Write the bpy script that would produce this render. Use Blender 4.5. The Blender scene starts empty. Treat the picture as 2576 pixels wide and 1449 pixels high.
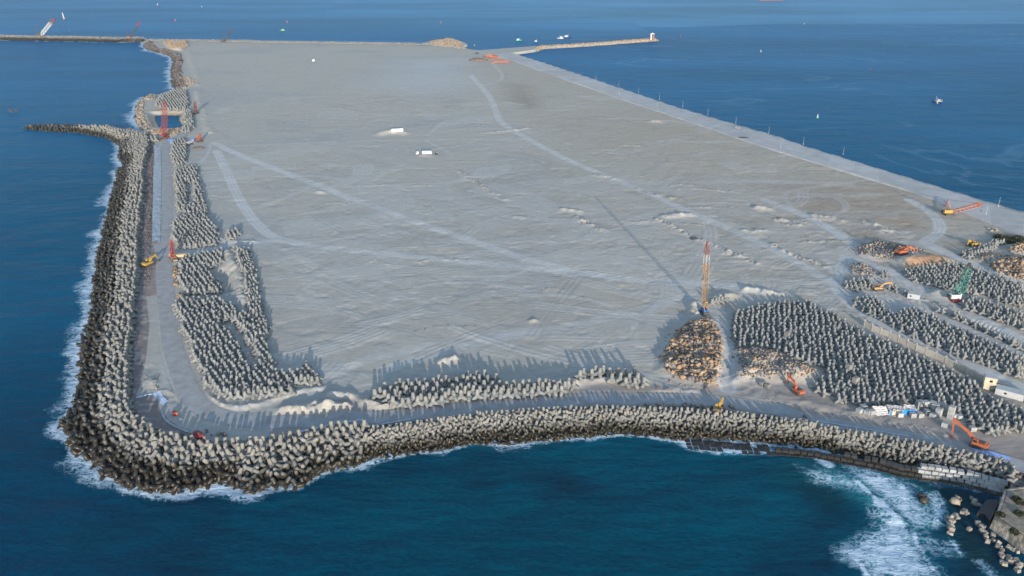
import bpy, math, random, colorsys
import numpy as np
from mathutils import Vector, Matrix, Euler
random.seed(7); RNG = np.random.default_rng(7)
scene = bpy.context.scene
COL = scene.collection
# ------------------------------------------------------------------ camera
F, CAMH = 2002.0, 180.0
PITCH = math.atan((724.5 + 145) / F)
CP, SP = math.cos(PITCH), math.sin(PITCH)
# survey sheets: each key is a map sheet (origin, scale) that survey points were read from
K_ = .62891
SH = {'O': (0, 0, .62891), 'A': (0, 0, 2.3373), 'B': (1000, 0, 2.3373), 'C': (2000, 0, 2.3373), 'D': (3000, 0, 2.3373),
      'E': (200, 500, 2.3373), 'F': (200, 1000, 2.3373), 'G': (200, 1450, 2.3373), 'H': (1200, 1300, 2.3373),
      'I': (2200, 1300, 2.3373), 'J': (2996, 1300, 2.3373), 'K': (2996, 1684, 2.3373), 'L': (2996, 800, 2.3373),
      'c1': (2700, 940, 4.2625), 'c2': (560, 380, 6.0367), 'c3': (3380, 900, 4.2625), 'c4': (3650, 760, 4.83),
      'c5': (3420, 1580, 4.6), 'c6': (560, 960, 12.075), 'c7': (660, 1600, 8.05), 'c8': (2700, 1480, 4.77),
      'e1': (1500, 480, 8.587), 'e2': (3680, 360, 18.11), 'e3': (2200, 120, 9.908), 'e4': (100, 40, 4.954),
      'e5': (1880, 140, 11.709), 'e6': (3880, 1480, 9.056), 'e7': (2980, 0, 12.88), 'e8': (2860, 460, 12.075)}
def ray(k, x, y):
    ox, oy, s = SH[k]
    u, v = (ox + x / s) * K_, (oy + y / s) * K_
    a, b = (u - 1288) / F, (v - 724.5) / F
    return np.array([a, CP - b * SP, -(SP + b * CP)])
def P(k, x, y, z=4.0):
    d = ray(k, x, y); t = (z - CAMH) / d[2]
    return np.array([d[0] * t, d[1] * t, z])
def PS(k, pts, z=4.0):
    return [P(k, a, b, z) for a, b in pts]
def hit(k, x, y, base, ang=0.0):
    """point on the vertical plane through base whose horizontal direction is ang"""
    d = ray(k, x, y); n = np.array([-math.sin(ang), math.cos(ang), 0])
    o = np.array([0, 0, CAMH]); t = np.dot(n, np.asarray(base) - o) / np.dot(n, d)
    return o + d * t
def depth(p):
    return p[1] * CP - (p[2] - CAMH) * SP
def pix(p):
    zc = depth(p); yc = -p[1] * SP - (p[2] - CAMH) * CP
    return 1288 + F * p[0] / zc, 724.5 + F * yc / zc
# ------------------------------------------------------------------ numpy helpers
def h01(xi, yi, s):
    n = (xi.astype(np.int64) * 374761393 + yi.astype(np.int64) * 668265263 + s * 1274126177) & 0xffffffff
    n = ((n ^ (n >> 13)) * 1103515245) & 0xffffffff
    n = ((n ^ (n >> 16)) * 69069) & 0xffffffff
    return ((n ^ (n >> 15)) & 0xffff) / 65535.0
def vn(x, y, s=0):
    xi, yi = np.floor(x), np.floor(y); fx, fy = x - xi, y - yi
    fx = fx * fx * (3 - 2 * fx); fy = fy * fy * (3 - 2 * fy)
    a, b, c, d = h01(xi, yi, s), h01(xi + 1, yi, s), h01(xi, yi + 1, s), h01(xi + 1, yi + 1, s)
    return (a + (b - a) * fx) * (1 - fy) + (c + (d - c) * fx) * fy
def fbm(x, y, o=4, s=0, g=.5):
    r = np.zeros_like(x); a = 1.0; t = 0
    for i in range(o):
        r += a * vn(x, y, s + i); t += a; a *= g; x = x * 2.03 + 17.1; y = y * 2.03 + 5.3
    return r / t
def xy(pts):
    return np.array([[p[0], p[1]] for p in pts])
def inside(X, Y, poly):
    poly = xy(poly); out = np.zeros(X.shape, bool)
    m = (X >= poly[:, 0].min()) & (X <= poly[:, 0].max()) & (Y >= poly[:, 1].min()) & (Y <= poly[:, 1].max())
    if not m.any(): return out
    x, y = X[m], Y[m]; r = np.zeros(x.shape, bool); n = len(poly)
    for i in range(n):
        x0, y0 = poly[i]; x1, y1 = poly[(i + 1) % n]
        if y0 == y1: continue
        c = ((y0 > y) != (y1 > y)); r ^= c & (x < (x1 - x0) * (y - y0) / (y1 - y0) + x0)
    out[m] = r; return out
def dline(X, Y, pts, lim=40.0, closed=False):
    """distance to a polyline, capped at lim"""
    q = xy(pts)
    if closed: q = np.vstack([q, q[:1]])
    D = np.full(X.shape, lim)
    m = np.where((X >= q[:, 0].min() - lim) & (X <= q[:, 0].max() + lim) & (Y >= q[:, 1].min() - lim) & (Y <= q[:, 1].max() + lim))[0]
    if len(m) == 0: return D
    x, y = X[m], Y[m]; dd = np.full(x.shape, lim)
    for (ax, ay), (bx, by) in zip(q[:-1], q[1:]):
        s = np.where((x >= min(ax, bx) - lim) & (x <= max(ax, bx) + lim) & (y >= min(ay, by) - lim) & (y <= max(ay, by) + lim))[0]
        if len(s) == 0: continue
        dx, dy = bx - ax, by - ay; L = dx * dx + dy * dy + 1e-9
        px, py = x[s] - ax, y[s] - ay
        t = np.clip((px * dx + py * dy) / L, 0, 1)
        dd[s] = np.minimum(dd[s], np.hypot(px - t * dx, py - t * dy))
    D[m] = dd; return D
def soft(X, Y, poly, w):
    """1 inside a polygon, fading to 0 over w metres either side of its edge"""
    i = inside(X, Y, poly); d = dline(X, Y, poly, w, True)
    t = np.where(i, .5 + .5 * d / w, .5 - .5 * d / w); return t * t * (3 - 2 * t)
def resample(pts, step):
    q = np.array([np.asarray(p, float) for p in pts]); s = np.r_[0, np.cumsum(np.linalg.norm(np.diff(q[:, :2], axis=0), axis=1))]
    n = max(2, int(s[-1] / step) + 1); t = np.linspace(0, s[-1], n)
    return np.stack([np.interp(t, s, q[:, i]) for i in range(q.shape[1])], 1)
def smooth(pts, it=2):
    q = [np.asarray(p, float) for p in pts]
    for _ in range(it):
        r = [q[0]]
        for a, b in zip(q[:-1], q[1:]): r += [a * .75 + b * .25, a * .25 + b * .75]
        q = r + [q[-1]]
    return q
# ------------------------------------------------------------------ survey: shores and crests
SPUR_UP = PS('A', [(1180, 1215), (1050, 1185), (900, 1172), (760, 1162), (500, 1152), (250, 1163)], 5)
SPUR_LO = PS('A', [(232, 1195), (400, 1205), (560, 1205), (700, 1215), (850, 1245), (980, 1270), (1060, 1310), (1120, 1350), (1140, 1400)], 0)
WL = PS('E', [(640, 165), (670, 215), (650, 270), (655, 330), (690, 370), (695, 415), (640, 430), (625, 470), (635, 530), (610, 560), (610, 610),
     (575, 700), (555, 760), (555, 810), (520, 900), (520, 960), (500, 1010), (490, 1100), (450, 1180), (445, 1290), (435, 1400)], 0) + \
  PS('F', [(410, 290), (410, 400), (400, 480), (415, 540), (380, 640), (335, 780), (300, 890), (285, 950), (270, 1050), (290, 1150), (300, 1250), (270, 1340)], 0) + \
  PS('G', [(240, 400), (200, 480), (110, 580), (170, 690), (220, 790), (300, 870), (430, 940), (480, 1000), (600, 1080), (660, 1140), (760, 1195),
     (950, 1215), (1150, 1225), (1350, 1210), (1480, 1140), (1650, 1120), (1740, 1190), (1880, 1235), (2000, 1190), (2200, 1170), (2340, 1155)], 0) + \
  PS('H', [(170, 1390), (300, 1350), (560, 1310), (700, 1250), (900, 1220), (1100, 1190), (1300, 1180), (1500, 1130), (1700, 1105), (1900, 1120), (2100, 1100), (2300, 1090), (2450, 1065)], 0) + \
  PS('I', [(0, 1080), (200, 1060), (400, 1050), (600, 1020), (800, 1022), (950, 1035), (1150, 1075), (1300, 1080), (1640, 1095), (1900, 1110), (2130, 1125), (2571, 1150)], 0) + \
  PS('K', [(400, 260), (620, 260), (860, 320), (1050, 365), (1200, 415), (1400, 465), (1620, 500), (1900, 540), (2050, 570), (2300, 640), (2420, 700)], 0)
CL = PS('E', [(880, 100), (890, 260), (850, 420), (842, 520), (850, 640), (830, 760), (812, 860), (800, 1000), (790, 1150), (780, 1300)], 4.2) + \
  PS('F', [(792, 200), (765, 350), (745, 560), (735, 700), (710, 850), (700, 1050), (692, 1200), (685, 1380)], 4.2) + \
  PS('G', [(685, 330), (705, 460), (790, 580), (870, 640), (970, 700), (1050, 745), (1140, 750), (1300, 785), (1450, 795), (1600, 805), (1750, 805), (1870, 800), (2000, 780), (2200, 745), (2340, 730), (2430, 705)], 4.2) + \
  PS('H', [(90, 1050), (240, 1010), (420, 985), (560, 985), (700, 1010), (850, 995), (1000, 970), (1200, 940), (1400, 910), (1700, 870), (2000, 850), (2300, 825), (2571, 822)], 4.2) + \
  PS('I', [(400, 815), (800, 815), (1100, 830), (1400, 842), (1600, 855), (1900, 885), (2200, 925), (2571, 960)], 4.2) + \
  PS('J', [(300, 925), (600, 965), (800, 1015), (1100, 1055), (1300, 1085), (1600, 1145), (1900, 1205), (2150, 1260), (2350, 1300), (2450, 1370)], 4.2)
LSH = PS('A', [(1335, 388), (1345, 440), (1370, 470), (1500, 500), (1590, 530), (1610, 600), (1590, 640), (1590, 760), (1610, 830), (1635, 855), (1560, 880), (1500, 895), (1460, 890),
     (1400, 897), (1320, 917), (1275, 970), (1258, 1010), (1262, 1060), (1243, 1115), (1290, 1180), (1325, 1232)], 0)
FARL = PS('A', [(-700, 372), (0, 376), (130, 380), (300, 383), (520, 386), (720, 388), (900, 394), (1100, 397), (1335, 392)], 0)
FAR = PS('A', [(1335, 388), (2500, 398)], 4) + PS('B', [(0, 403), (600, 410), (1300, 420), (1690, 424)], 4)
FARB = [p + np.array([0, 14.0, 0]) for p in FAR]
MOUND = PS('B', [(1690, 424), (1688, 412)], 4) + [P('B', 1690, 424) + np.array([-8, 55, 0]), P('B', 1860, 424) + np.array([0, 95, 0]), P('B', 1960, 424) + np.array([0, 45, 0]), P('B', 1995, 432, 1)] + PS('B', [(1945, 436), (2000, 462), (2100, 476)], 3)
PIER_LO = PS('C', [(350, 484), (400, 462), (700, 444), (1000, 424), (1200, 407), (1400, 392), (1500, 384)], 0)
PIER_UP = [p + np.array([-6, 26, 0]) for p in PIER_LO[1:]][::-1]
QOUT = PS('C', [(110, 494), (400, 585), (800, 715), (1200, 850), (1600, 985), (2000, 1105), (2571, 1268)], 4.3) + PS('D', [(497, 1362)], 4.3) + PS('L', [(1860, -95), (2190, 5), (2571, 112), (2900, 208)], 4.3)
QIN = PS('C', [(-120, 505), (60, 548), (300, 635), (400, 668), (600, 745), (900, 848), (1200, 952), (1500, 1050), (1800, 1150), (2100, 1255), (2571, 1410)], 4.3) + PS('L', [(1500, -80), (1740, 5), (2000, 118), (2571, 345), (2900, 480)], 4.3)
MAIN = SPUR_UP + SPUR_LO + WL + PS('K', [(2450, 730), (2700, 760)], 0) + [P('K', 3300, 800, 0), P('L', 3300, 500)] + PS('L', [(2900, 190)], 4.3) + QOUT[::-1][1:] + PIER_LO[:1] + PIER_LO[1:] + PIER_UP + MOUND[::-1] + FARB[::-1][1:] + LSH
FARW = FARL + [p + np.array([0, 30.0, 0]) for p in FARL[::-1]]
POND = PS('c2', [(345, 480), (560, 465), (960, 465), (985, 500), (975, 560), (1010, 660), (1060, 715), (1040, 790), (900, 830), (700, 825), (430, 810), (410, 710), (360, 640)], 1.0)
BAND = WL + CL[::-1]
ROAD = smooth(PS('A', [(1760, 1000), (1800, 1150), (1700, 1270), (1560, 1320)]) + PS('E', [(1085, 250), (1085, 450), (1085, 700), (1080, 900), (1075, 1100), (1060, 1250)]) + PS('F', [(1065, 80), (1065, 250), (1085, 420), (1110, 600), (1130, 800), (1160, 950), (1230, 1150)]) +
   PS('G', [(1290, 250), (1360, 380), (1500, 480), (1700, 530), (2000, 570), (2300, 540), (2571, 570)]) +
   PS('H', [(300, 850), (600, 870), (900, 850), (1300, 805), (1700, 765), (2100, 730), (2571, 705)]) + PS('I', [(300, 690), (700, 690), (1100, 690), (1500, 700), (1900, 755), (2200, 800)]) +
   PS('J', [(400, 850), (800, 930), (1200, 1000), (1600, 1070), (1900, 1130), (2100, 1200), (2450, 1290), (2750, 1380)]), 2)
TRK = [('O', [(540, 360), (600, 390), (760, 450), (900, 505), (1050, 560), (1200, 610), (1330, 655), (1480, 690), (1640, 710), (1790, 715), (1960, 735)], 8, 1),
 ('O', [(545, 380), (570, 430), (600, 500), (640, 560), (700, 610), (1000, 642), (1300, 672), (1500, 690)], 8, 1), ('O', [(470, 635), (600, 612), (700, 606)], 7, .8),
 ('O', [(1185, 190), (1235, 245), (1250, 290), (1262, 312), (1330, 350), (1420, 400), (1520, 440), (1640, 490), (1750, 540), (1870, 590), (1990, 650), (2090, 710)], 8, .9),
 ('O', [(690, 620), (850, 690), (1000, 740), (1150, 790)], 5, .4), ('O', [(960, 935), (1080, 890), (1250, 850), (1450, 820), (1600, 780), (1740, 745)], 8, .6),
 ('L', [(150, 0), (400, 90), (700, 230), (950, 400), (1000, 430), (920, 500), (900, 560), (850, 680), (800, 740), (830, 850), (900, 930), (1100, 1080), (1300, 1180), (1600, 1310), (1900, 1450), (2571, 1760)], 8, 1),
 ('L', [(920, 540), (1200, 630), (1370, 690), (1500, 780), (1700, 880), (1900, 985), (2100, 1090), (2571, 1310)], 9, .9),
 ('L', [(1500, 0), (1700, 110), (1790, 220), (1780, 310), (1680, 370), (1640, 400), (1850, 500), (2050, 585), (2300, 690), (2571, 800)], 9, 1), ('L', [(700, 230), (1000, 400), (1640, 400)], 9, .6),
 ('L', [(850, 860), (1180, 890), (1400, 965), (1650, 1040), (2000, 1195), (2300, 1320), (2571, 1440)], 8, .8), ('I', [(1590, -30), (1635, 150), (1640, 350), (1660, 600)], 10, .9),
 ('O', [(590, 367), (1000, 351), (1330, 351)], 3.5, .7), ('B', [(1240, 618), (1500, 625), (1990, 630)], 3.5, 1.0), ('O', [(1990, 520), (1970, 490), (1990, 478), (2060, 470), (2200, 450)], 5, .5),
 ('O', [(1210, 215), (1275, 200), (1240, 160)], 5, .6), ('B', [(1640, 1310), (1900, 1450)], 3, .5), ('O', [(600, 390), (800, 470), (1000, 560)], 4, .35), ('O', [(900, 560), (1500, 690)], 3, .25),
 ('H', [(0, 560), (250, 480), (600, 330), (1200, 190), (1700, 110), (2200, 40)], 7, .55), ('G', [(2050, 60), (2300, 250), (2571, 190)], 5, .3), ('E', [(1500, 180), (1480, 280), (1380, 370)], 4, .5)]
TRK = [(smooth(PS(k, p), 2), w, s) for k, p, w, s in TRK]
# banks and heaps: survey line, height, half width, lumpiness
BERM = [('H', [(290, 655), (430, 655), (560, 705), (700, 760), (800, 800)], 2.4, 2.6, .2), ('G', [(2180, 445), (2400, 455), (2571, 440)], 2.2, 3, .4), ('H', [(0, 800), (120, 765), (250, 760), (380, 770), (415, 780)], 3.0, 3.4, .4),
 ('F', [(1650, 20), (1720, 150), (1790, 330), (1800, 480)], 2.6, 4, .2), ('F', [(1660, 720), (1760, 850), (1850, 960), (1900, 1060)], 1.2, 2.5, .5), ('G', [(1370, 290), (1480, 340), (1650, 415), (1900, 410), (2150, 330), (2300, 280), (2571, 235)], 1.1, 2.2, .4),
 ('H', [(830, 765), (1080, 690), (1290, 640), (1450, 597), (1700, 588), (2000, 578), (2571, 560)], 2.0, 2.0, .2), ('I', [(0, 565), (230, 550), (360, 525), (520, 512), (860, 520)], 2.2, 2.6, .2), ('E', [(1460, 930), (1560, 1000), (1600, 1090), (1900, 1095)], 1.4, 3, .3),
 ('E', [(1240, 400), (1350, 380)], 1.3, 3, .4), ('c1', [(345, 1165), (300, 1230), (290, 1310), (370, 1375)], 3.2, 2.4, .3), ('c1', [(700, 1090), (850, 1060), (1010, 1050)], 2.6, 3, .3), ('L', [(-30, 845), (60, 850), (160, 870), (280, 885)], 2.2, 3, .4),
 ('O', [(1672, 546), (1700, 542), (1735, 541)], 2.4, 4, .3), ('O', [(1420, 527), (1455, 532)], 2, 3.5, .3), ('O', [(1450, 547), (1515, 580)], 2, 3.5, .7), ('O', [(1298, 545), (1312, 547)], 1.5, 3, .5),
 ('O', [(1110, 913), (1125, 908), (1143, 906)], 3.4, 3, .4), ('O', [(1338, 808), (1345, 806)], 1.2, 2, .2), ('O', [(1500, 440), (1540, 450)], 1.6, 4, .8), ('O', [(1605, 477), (1640, 486), (1700, 500)], 1.3, 4, .9), ('O', [(1150, 430), (1200, 460), (1270, 502)], 1.0, 4, .9),
 ('O', [(1655, 553), (1720, 585), (1800, 620), (1900, 662)], 1.6, 3, .9), ('L', [(-20, 290), (60, 300), (150, 290)], 2, 4, .5), ('L', [(80, 75), (180, 90)], 2.2, 4, .2), ('L', [(260, 180), (330, 200), (430, 240), (480, 215)], 2, 5, .9),
 ('L', [(620, 150), (720, 165), (840, 190)], 2, 6, .9), ('L', [(1100, 210), (1180, 240), (1250, 260)], 2, 5, .9), ('L', [(1270, 300), (1450, 310)], 1.6, 6, .9), ('L', [(230, 420), (330, 490), (500, 545), (700, 620)], 1.4, 3, .9),
 ('B', [(1230, 1256), (1290, 1244), (1420, 1244)], 2.4, 7, .3), ('A', [(1845, 850), (1850, 950), (1905, 1050), (1930, 1200), (1960, 1240)], 1.8, 5, .4), ('A', [(1755, 480), (1780, 560), (1830, 680), (1850, 800)], 1.4, 6, .5),
 ('E', [(880, 270), (915, 420), (905, 640), (890, 800), (890, 1000), (880, 1180), (890, 1280)], 1.4, 5, .2), ('F', [(870, 180), (860, 330), (840, 500), (820, 800), (800, 1000)], .9, 4, .2), ('L', [(1500, 600), (1650, 560), (1790, 590)], 6.0, 9, .15), ('O', [(985, 335), (960, 333)], 2, 5, .3),
 ('O', [(1270, 255), (1310, 262)], 1, 6, .5), ('O', [(1210, 335), (1290, 328), (1330, 322)], 1.3, 4, .6), ('C', [(2230, 1285), (2260, 1285)], 2.5, 4, 0), ('C', [(1425, 1136), (1470, 1136)], 2.5, 5, 0), ('e1', [(1600, 1230), (1720, 1220), (1880, 1230)], 1.3, 4, .3),
 ('E', [(2505, 628), (2545, 630)], 1.5, 3, 0), ('J', [(0, 620), (300, 690), (620, 760), (900, 800)], .8, 5, .7), ('I', [(1760, 500), (1900, 500)], 2.0, 6, .8), ('J', [(1000, 800), (1300, 900), (1700, 980), (1900, 1060)], .8, 4, .8), ('L', [(1780, 880), (1850, 900)], 3, 5, .2),
 ('L', [(1620, 950), (1780, 970), (1860, 1020)], 1.6, 5, .8), ('G', [(880, 150), (1020, 230), (1110, 300)], 1.2, 4, .8), ('L', [(0, 1010), (180, 962), (400, 930)], .6, 3, .3), ('c8', [(300, 380), (50, 370), (-300, 380)], .9, 3, .6)]
BERM = [(smooth(PS(k, p), 1), h, w, l) for k, p, h, w, l in BERM]
# rubble heaps: outline, heap height, stone size, stone kind
HEAP = {'big': (PS('O', [(1737, 815), (1790, 812), (1812, 850), (1818, 890), (1812, 930), (1800, 965), (1770, 972), (1700, 950), (1666, 932), (1668, 900), (1690, 862), (1705, 835)]), 2.6),
 'fine': (PS('I', [(1745, 262), (1900, 245), (2180, 285), (2330, 372), (2480, 450), (2420, 520), (2200, 500), (1900, 520), (1800, 480), (1765, 350)]), 3.2),
 'pit': (PS('L', [(1010, 450), (1180, 405), (1400, 430), (1640, 480), (1600, 525), (1450, 525), (1300, 565), (1200, 555), (1050, 515)]), 2.2),
 'mound6': (PS('L', [(930, 625), (1060, 602), (1180, 680), (1150, 735), (950, 690)]), 2.0),
 'east': (PS('L', [(2260, 610), (2400, 560), (2650, 560), (2650, 790), (2480, 740), (2300, 690)]), 2.2), 'east2': (PS('L', [(2400, 480), (2460, 430), (2650, 380), (2650, 520), (2450, 510)]), 2.0),
 'ridge': (PS('L', [(2100, 560), (2200, 520), (2480, 525), (2300, 560), (2160, 585)]), 1.5), 'nw': (PS('A', [(1530, 400), (1740, 395), (1760, 440), (1700, 472), (1600, 468)]), 4.0), 'mid': (PS('A', [(1690, 720), (1800, 740), (1840, 790), (1720, 830)]), 1.5), 'pondS': (PS('c2', [(200, 880), (480, 830), (700, 860), (1050, 800), (1080, 880), (900, 960), (760, 1000), (520, 1000), (250, 930)]), 1.2),
 'pondE': (PS('c2', [(985, 500), (1050, 500), (1080, 620), (1090, 700), (1060, 700), (1010, 650), (970, 570)], 3), .5), 'bankW': (PS('A', [(1270, 960), (1300, 930), (1350, 945), (1335, 1020), (1345, 1100), (1390, 1180), (1370, 1215), (1310, 1190), (1260, 1120)], 3), .8),
 'bankN': (PS('A', [(1340, 915), (1440, 895), (1465, 930), (1420, 945), (1350, 940)], 3), .8), 'roadside': (PS('F', [(1120, 190), (1190, 150), (1240, 180), (1230, 300), (1200, 340), (1140, 320)]), .5), 'roadside2': (PS('F', [(1140, 420), (1240, 410), (1250, 450), (1160, 470)]), .4),
 'road3': (PS('F', [(1170, 120), (1260, 60), (1330, 60), (1240, 150)]), .3), 'mound': ([p for p in MOUND], 5.0)}
# ------------------------------------------------------------------ terrain
NZ = lambda X, Y, s, o=3, sd=0: fbm(X / s, Y / s, o, sd)
FORT = PS('K', [(2235, 1000), (2400, 1120), (2571, 1255), (3000, 1560), (3300, 1300), (3200, 700), (2560, 715), (2330, 745), (2300, 860)], 0)
DITCH = PS('L', [(1980, 1110), (2130, 1190), (2330, 1270), (2571, 1400), (2571, 1350), (2330, 1220), (2100, 1130)])
SUNK = PS('F', [(1500, 200), (1620, 180), (1700, 200), (1725, 300), (1715, 370), (1600, 390), (1590, 290)])
APRON = QOUT + QIN[::-1]
rw_ = np.random.default_rng(21)
for _ in range(90):
    x, y = rw_.uniform(-240, 420), rw_.uniform(300, 1100)
    if abs(x) > y * .6 or x > 60 + .42 * (y - 150) or x < -.42 * y or (y < 330): continue
    a = rw_.normal(.12, .35); L_ = rw_.uniform(8, 60) * (.6 + y / 900); BERM.append(([np.array([x + math.cos(a) * L_ * f, y + math.sin(a) * L_ * f + 3 * math.sin(f * 5), 4]) for f in np.linspace(0, 1, 5)], rw_.uniform(.25, .8), 1.1 + y / 700, .8))
def terrain(X, Y):
    h = np.full(X.shape, 4.0)
    main = inside(X, Y, MAIN)
    dW, dC = dline(X, Y, WL, 60), dline(X, Y, CL, 60)
    t = np.clip(dW / (dW + dC + 1e-6), 0, 1); band = inside(X, Y, BAND)
    seaH = -1.6 + 5.8 * t
    spur = dline(X, Y, SPUR_UP + SPUR_LO, 30); lag = dline(X, Y, LSH, 30)
    rough = fbm(X / 9, Y / 9, 3, 5)
    h = np.where(band, seaH, h)
    h = np.minimum(h, -1.4 + 5.6 * np.clip(spur / 6, 0, 1) + (0 if True else 0))
    h = np.minimum(h, -1.5 + 5.6 * np.clip(lag / 12, 0, 1) + 1.2 * (rough - .5))
    other = np.minimum(dline(X, Y, PIER_LO + PIER_UP, 30), dline(X, Y, FARB, 30))
    h = np.minimum(h, -1.5 + 6 * np.clip(other / 7, 0, 1))
    # general unevenness of the graded sand, quieter on the far graded half, none on the road and tracks
    east = np.clip((X - (-60 + .12 * Y)) / 160, 0, 1) * (1 - .5 * np.clip((Y - 800) / 500, 0, 1))
    flat = np.clip(1 - dline(X, Y, ROAD, 30) / 7, 0, 1)
    flat = np.where(dline(X, Y, ROAD, 12) < 5.2, 1, flat)
    for p, w, s in TRK: flat = np.maximum(flat, s * np.clip(1.6 - dline(X, Y, p, 20) / w * 1.6, 0, 1))
    inl = np.clip(np.minimum(dC, 30) / 12, 0, 1) * main * (~band)
    u, v = X * .97 + Y * .24, Y * .97 - X * .24
    n = (fbm(u / 30, v / 9, 4, 11) - .5) * .06 + (fbm(u / 6, v / 2.0, 3, 31) - .5) * .09
    lump = np.clip(fbm(u / 11, v / 6, 3, 71) - .55, 0, 1) * 3.2 * np.clip(fbm(X / 70, Y / 70, 2, 81) * 3 - 1.15, 0, 1)
    h = h + np.where(inl > 0, inl * (n * (.6 + .9 * east) + lump * (.02 + .34 * east)) * (1 - .92 * flat), 0)
    for i, (p, H, w, l) in enumerate(BERM):
        lim = w * 2.6; d = dline(X, Y, p, lim); m = d < lim
        if not m.any(): continue
        k = np.exp(-(d[m] / w) ** 2 * 1.3) * H * (.8 if l < .5 else .62)
        nn = fbm(X[m] / (w * 1.1), Y[m] / (w * 1.1), 3, 100 + i)
        k = k * (1 - l + l * np.clip((nn - .36) * 3.2, 0, 1.2)) * (.75 + .5 * nn)
        h[m] = h[m] + k
    for k_, (poly, H) in HEAP.items():
        s = soft(X, Y, poly, 5.0 if H > 1 else 2.0)
        m = s > 0
        if m.any() and k_ != 'mound': h[m] = h[m] + s[m] * H * (.55 + .9 * (fbm(X[m] / 7, Y[m] / 7, 2, 55) - .1))
    m = soft(X, Y, MOUND, 9); h = np.where(m > 0, np.maximum(h, -2 + 9 * m + 2.5 * (rough - .5)), h)
    h = h - soft(X, Y, SUNK, 4) * 2.6 - soft(X, Y, DITCH, 3) * 2.0
    pond = inside(X, Y, POND); dp = dline(X, Y, POND, 8, True)
    h = np.where(pond, 1.0 - dp * 1.0, np.where(dp < 8, np.minimum(h, 1.0 + 3.2 * np.clip(dp / 7, 0, 1)), h))
    ap = inside(X, Y, APRON); h = np.where(ap, 3.6, h)
    rd = dline(X, Y, ROAD, 12); h = np.where((rd < 5.2) & main, 3.93, h)
    fw = inside(X, Y, FARW); dfw = dline(X, Y, FARW, 20, True)
    sea = -5.0
    h = np.where(main, np.maximum(h, -4), np.where(fw, -1.6 + 6.6 * np.clip(dfw / 9, 0, 1), np.where(m > .02, h, sea)))
    ft = soft(X, Y, FORT, 3.0); h = np.where(ft > .0, np.maximum(h, -4 + 4.5 * ft), h)
    return h
RUT = None
def ruts(X, Y):
    """wheel ruts and grader lines: sunk ones and the small ridges beside them"""
    r = np.random.default_rng(5); dark = np.zeros(len(X)); lite = np.zeros(len(X))
    for i in range(460):
        if i % 3: cx, cy = r.uniform(-150, 210), r.uniform(290, 620)
        else: cx, cy = r.uniform(-330, 330), r.uniform(300, 1000)
        a = r.normal(.2, .7); L = r.uniform(15, 120); cv = r.normal(0, .014)
        if abs(cx) > cy * .6: continue
        q = []; x, y = cx, cy
        for j in range(10): q.append((x, y)); x += math.cos(a) * L / 9; y += math.sin(a) * L / 9 * .8; a += cv * L / 9
        wd_ = .55 + cy / 800; am = r.uniform(.35, 1)
        for off in np.arange(0, (2, 2, 3, 5, 9)[i % 5]) * (2.4 + cy / 500):
            d = dline(X, Y, [(px - math.sin(a) * off, py + math.cos(a) * off) for px, py in q], 3)
            tgt = dark if i % 2 else lite; tgt[:] = np.maximum(tgt, np.clip(1.3 - d / wd_, 0, 1) * am)
    return dark, lite
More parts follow.
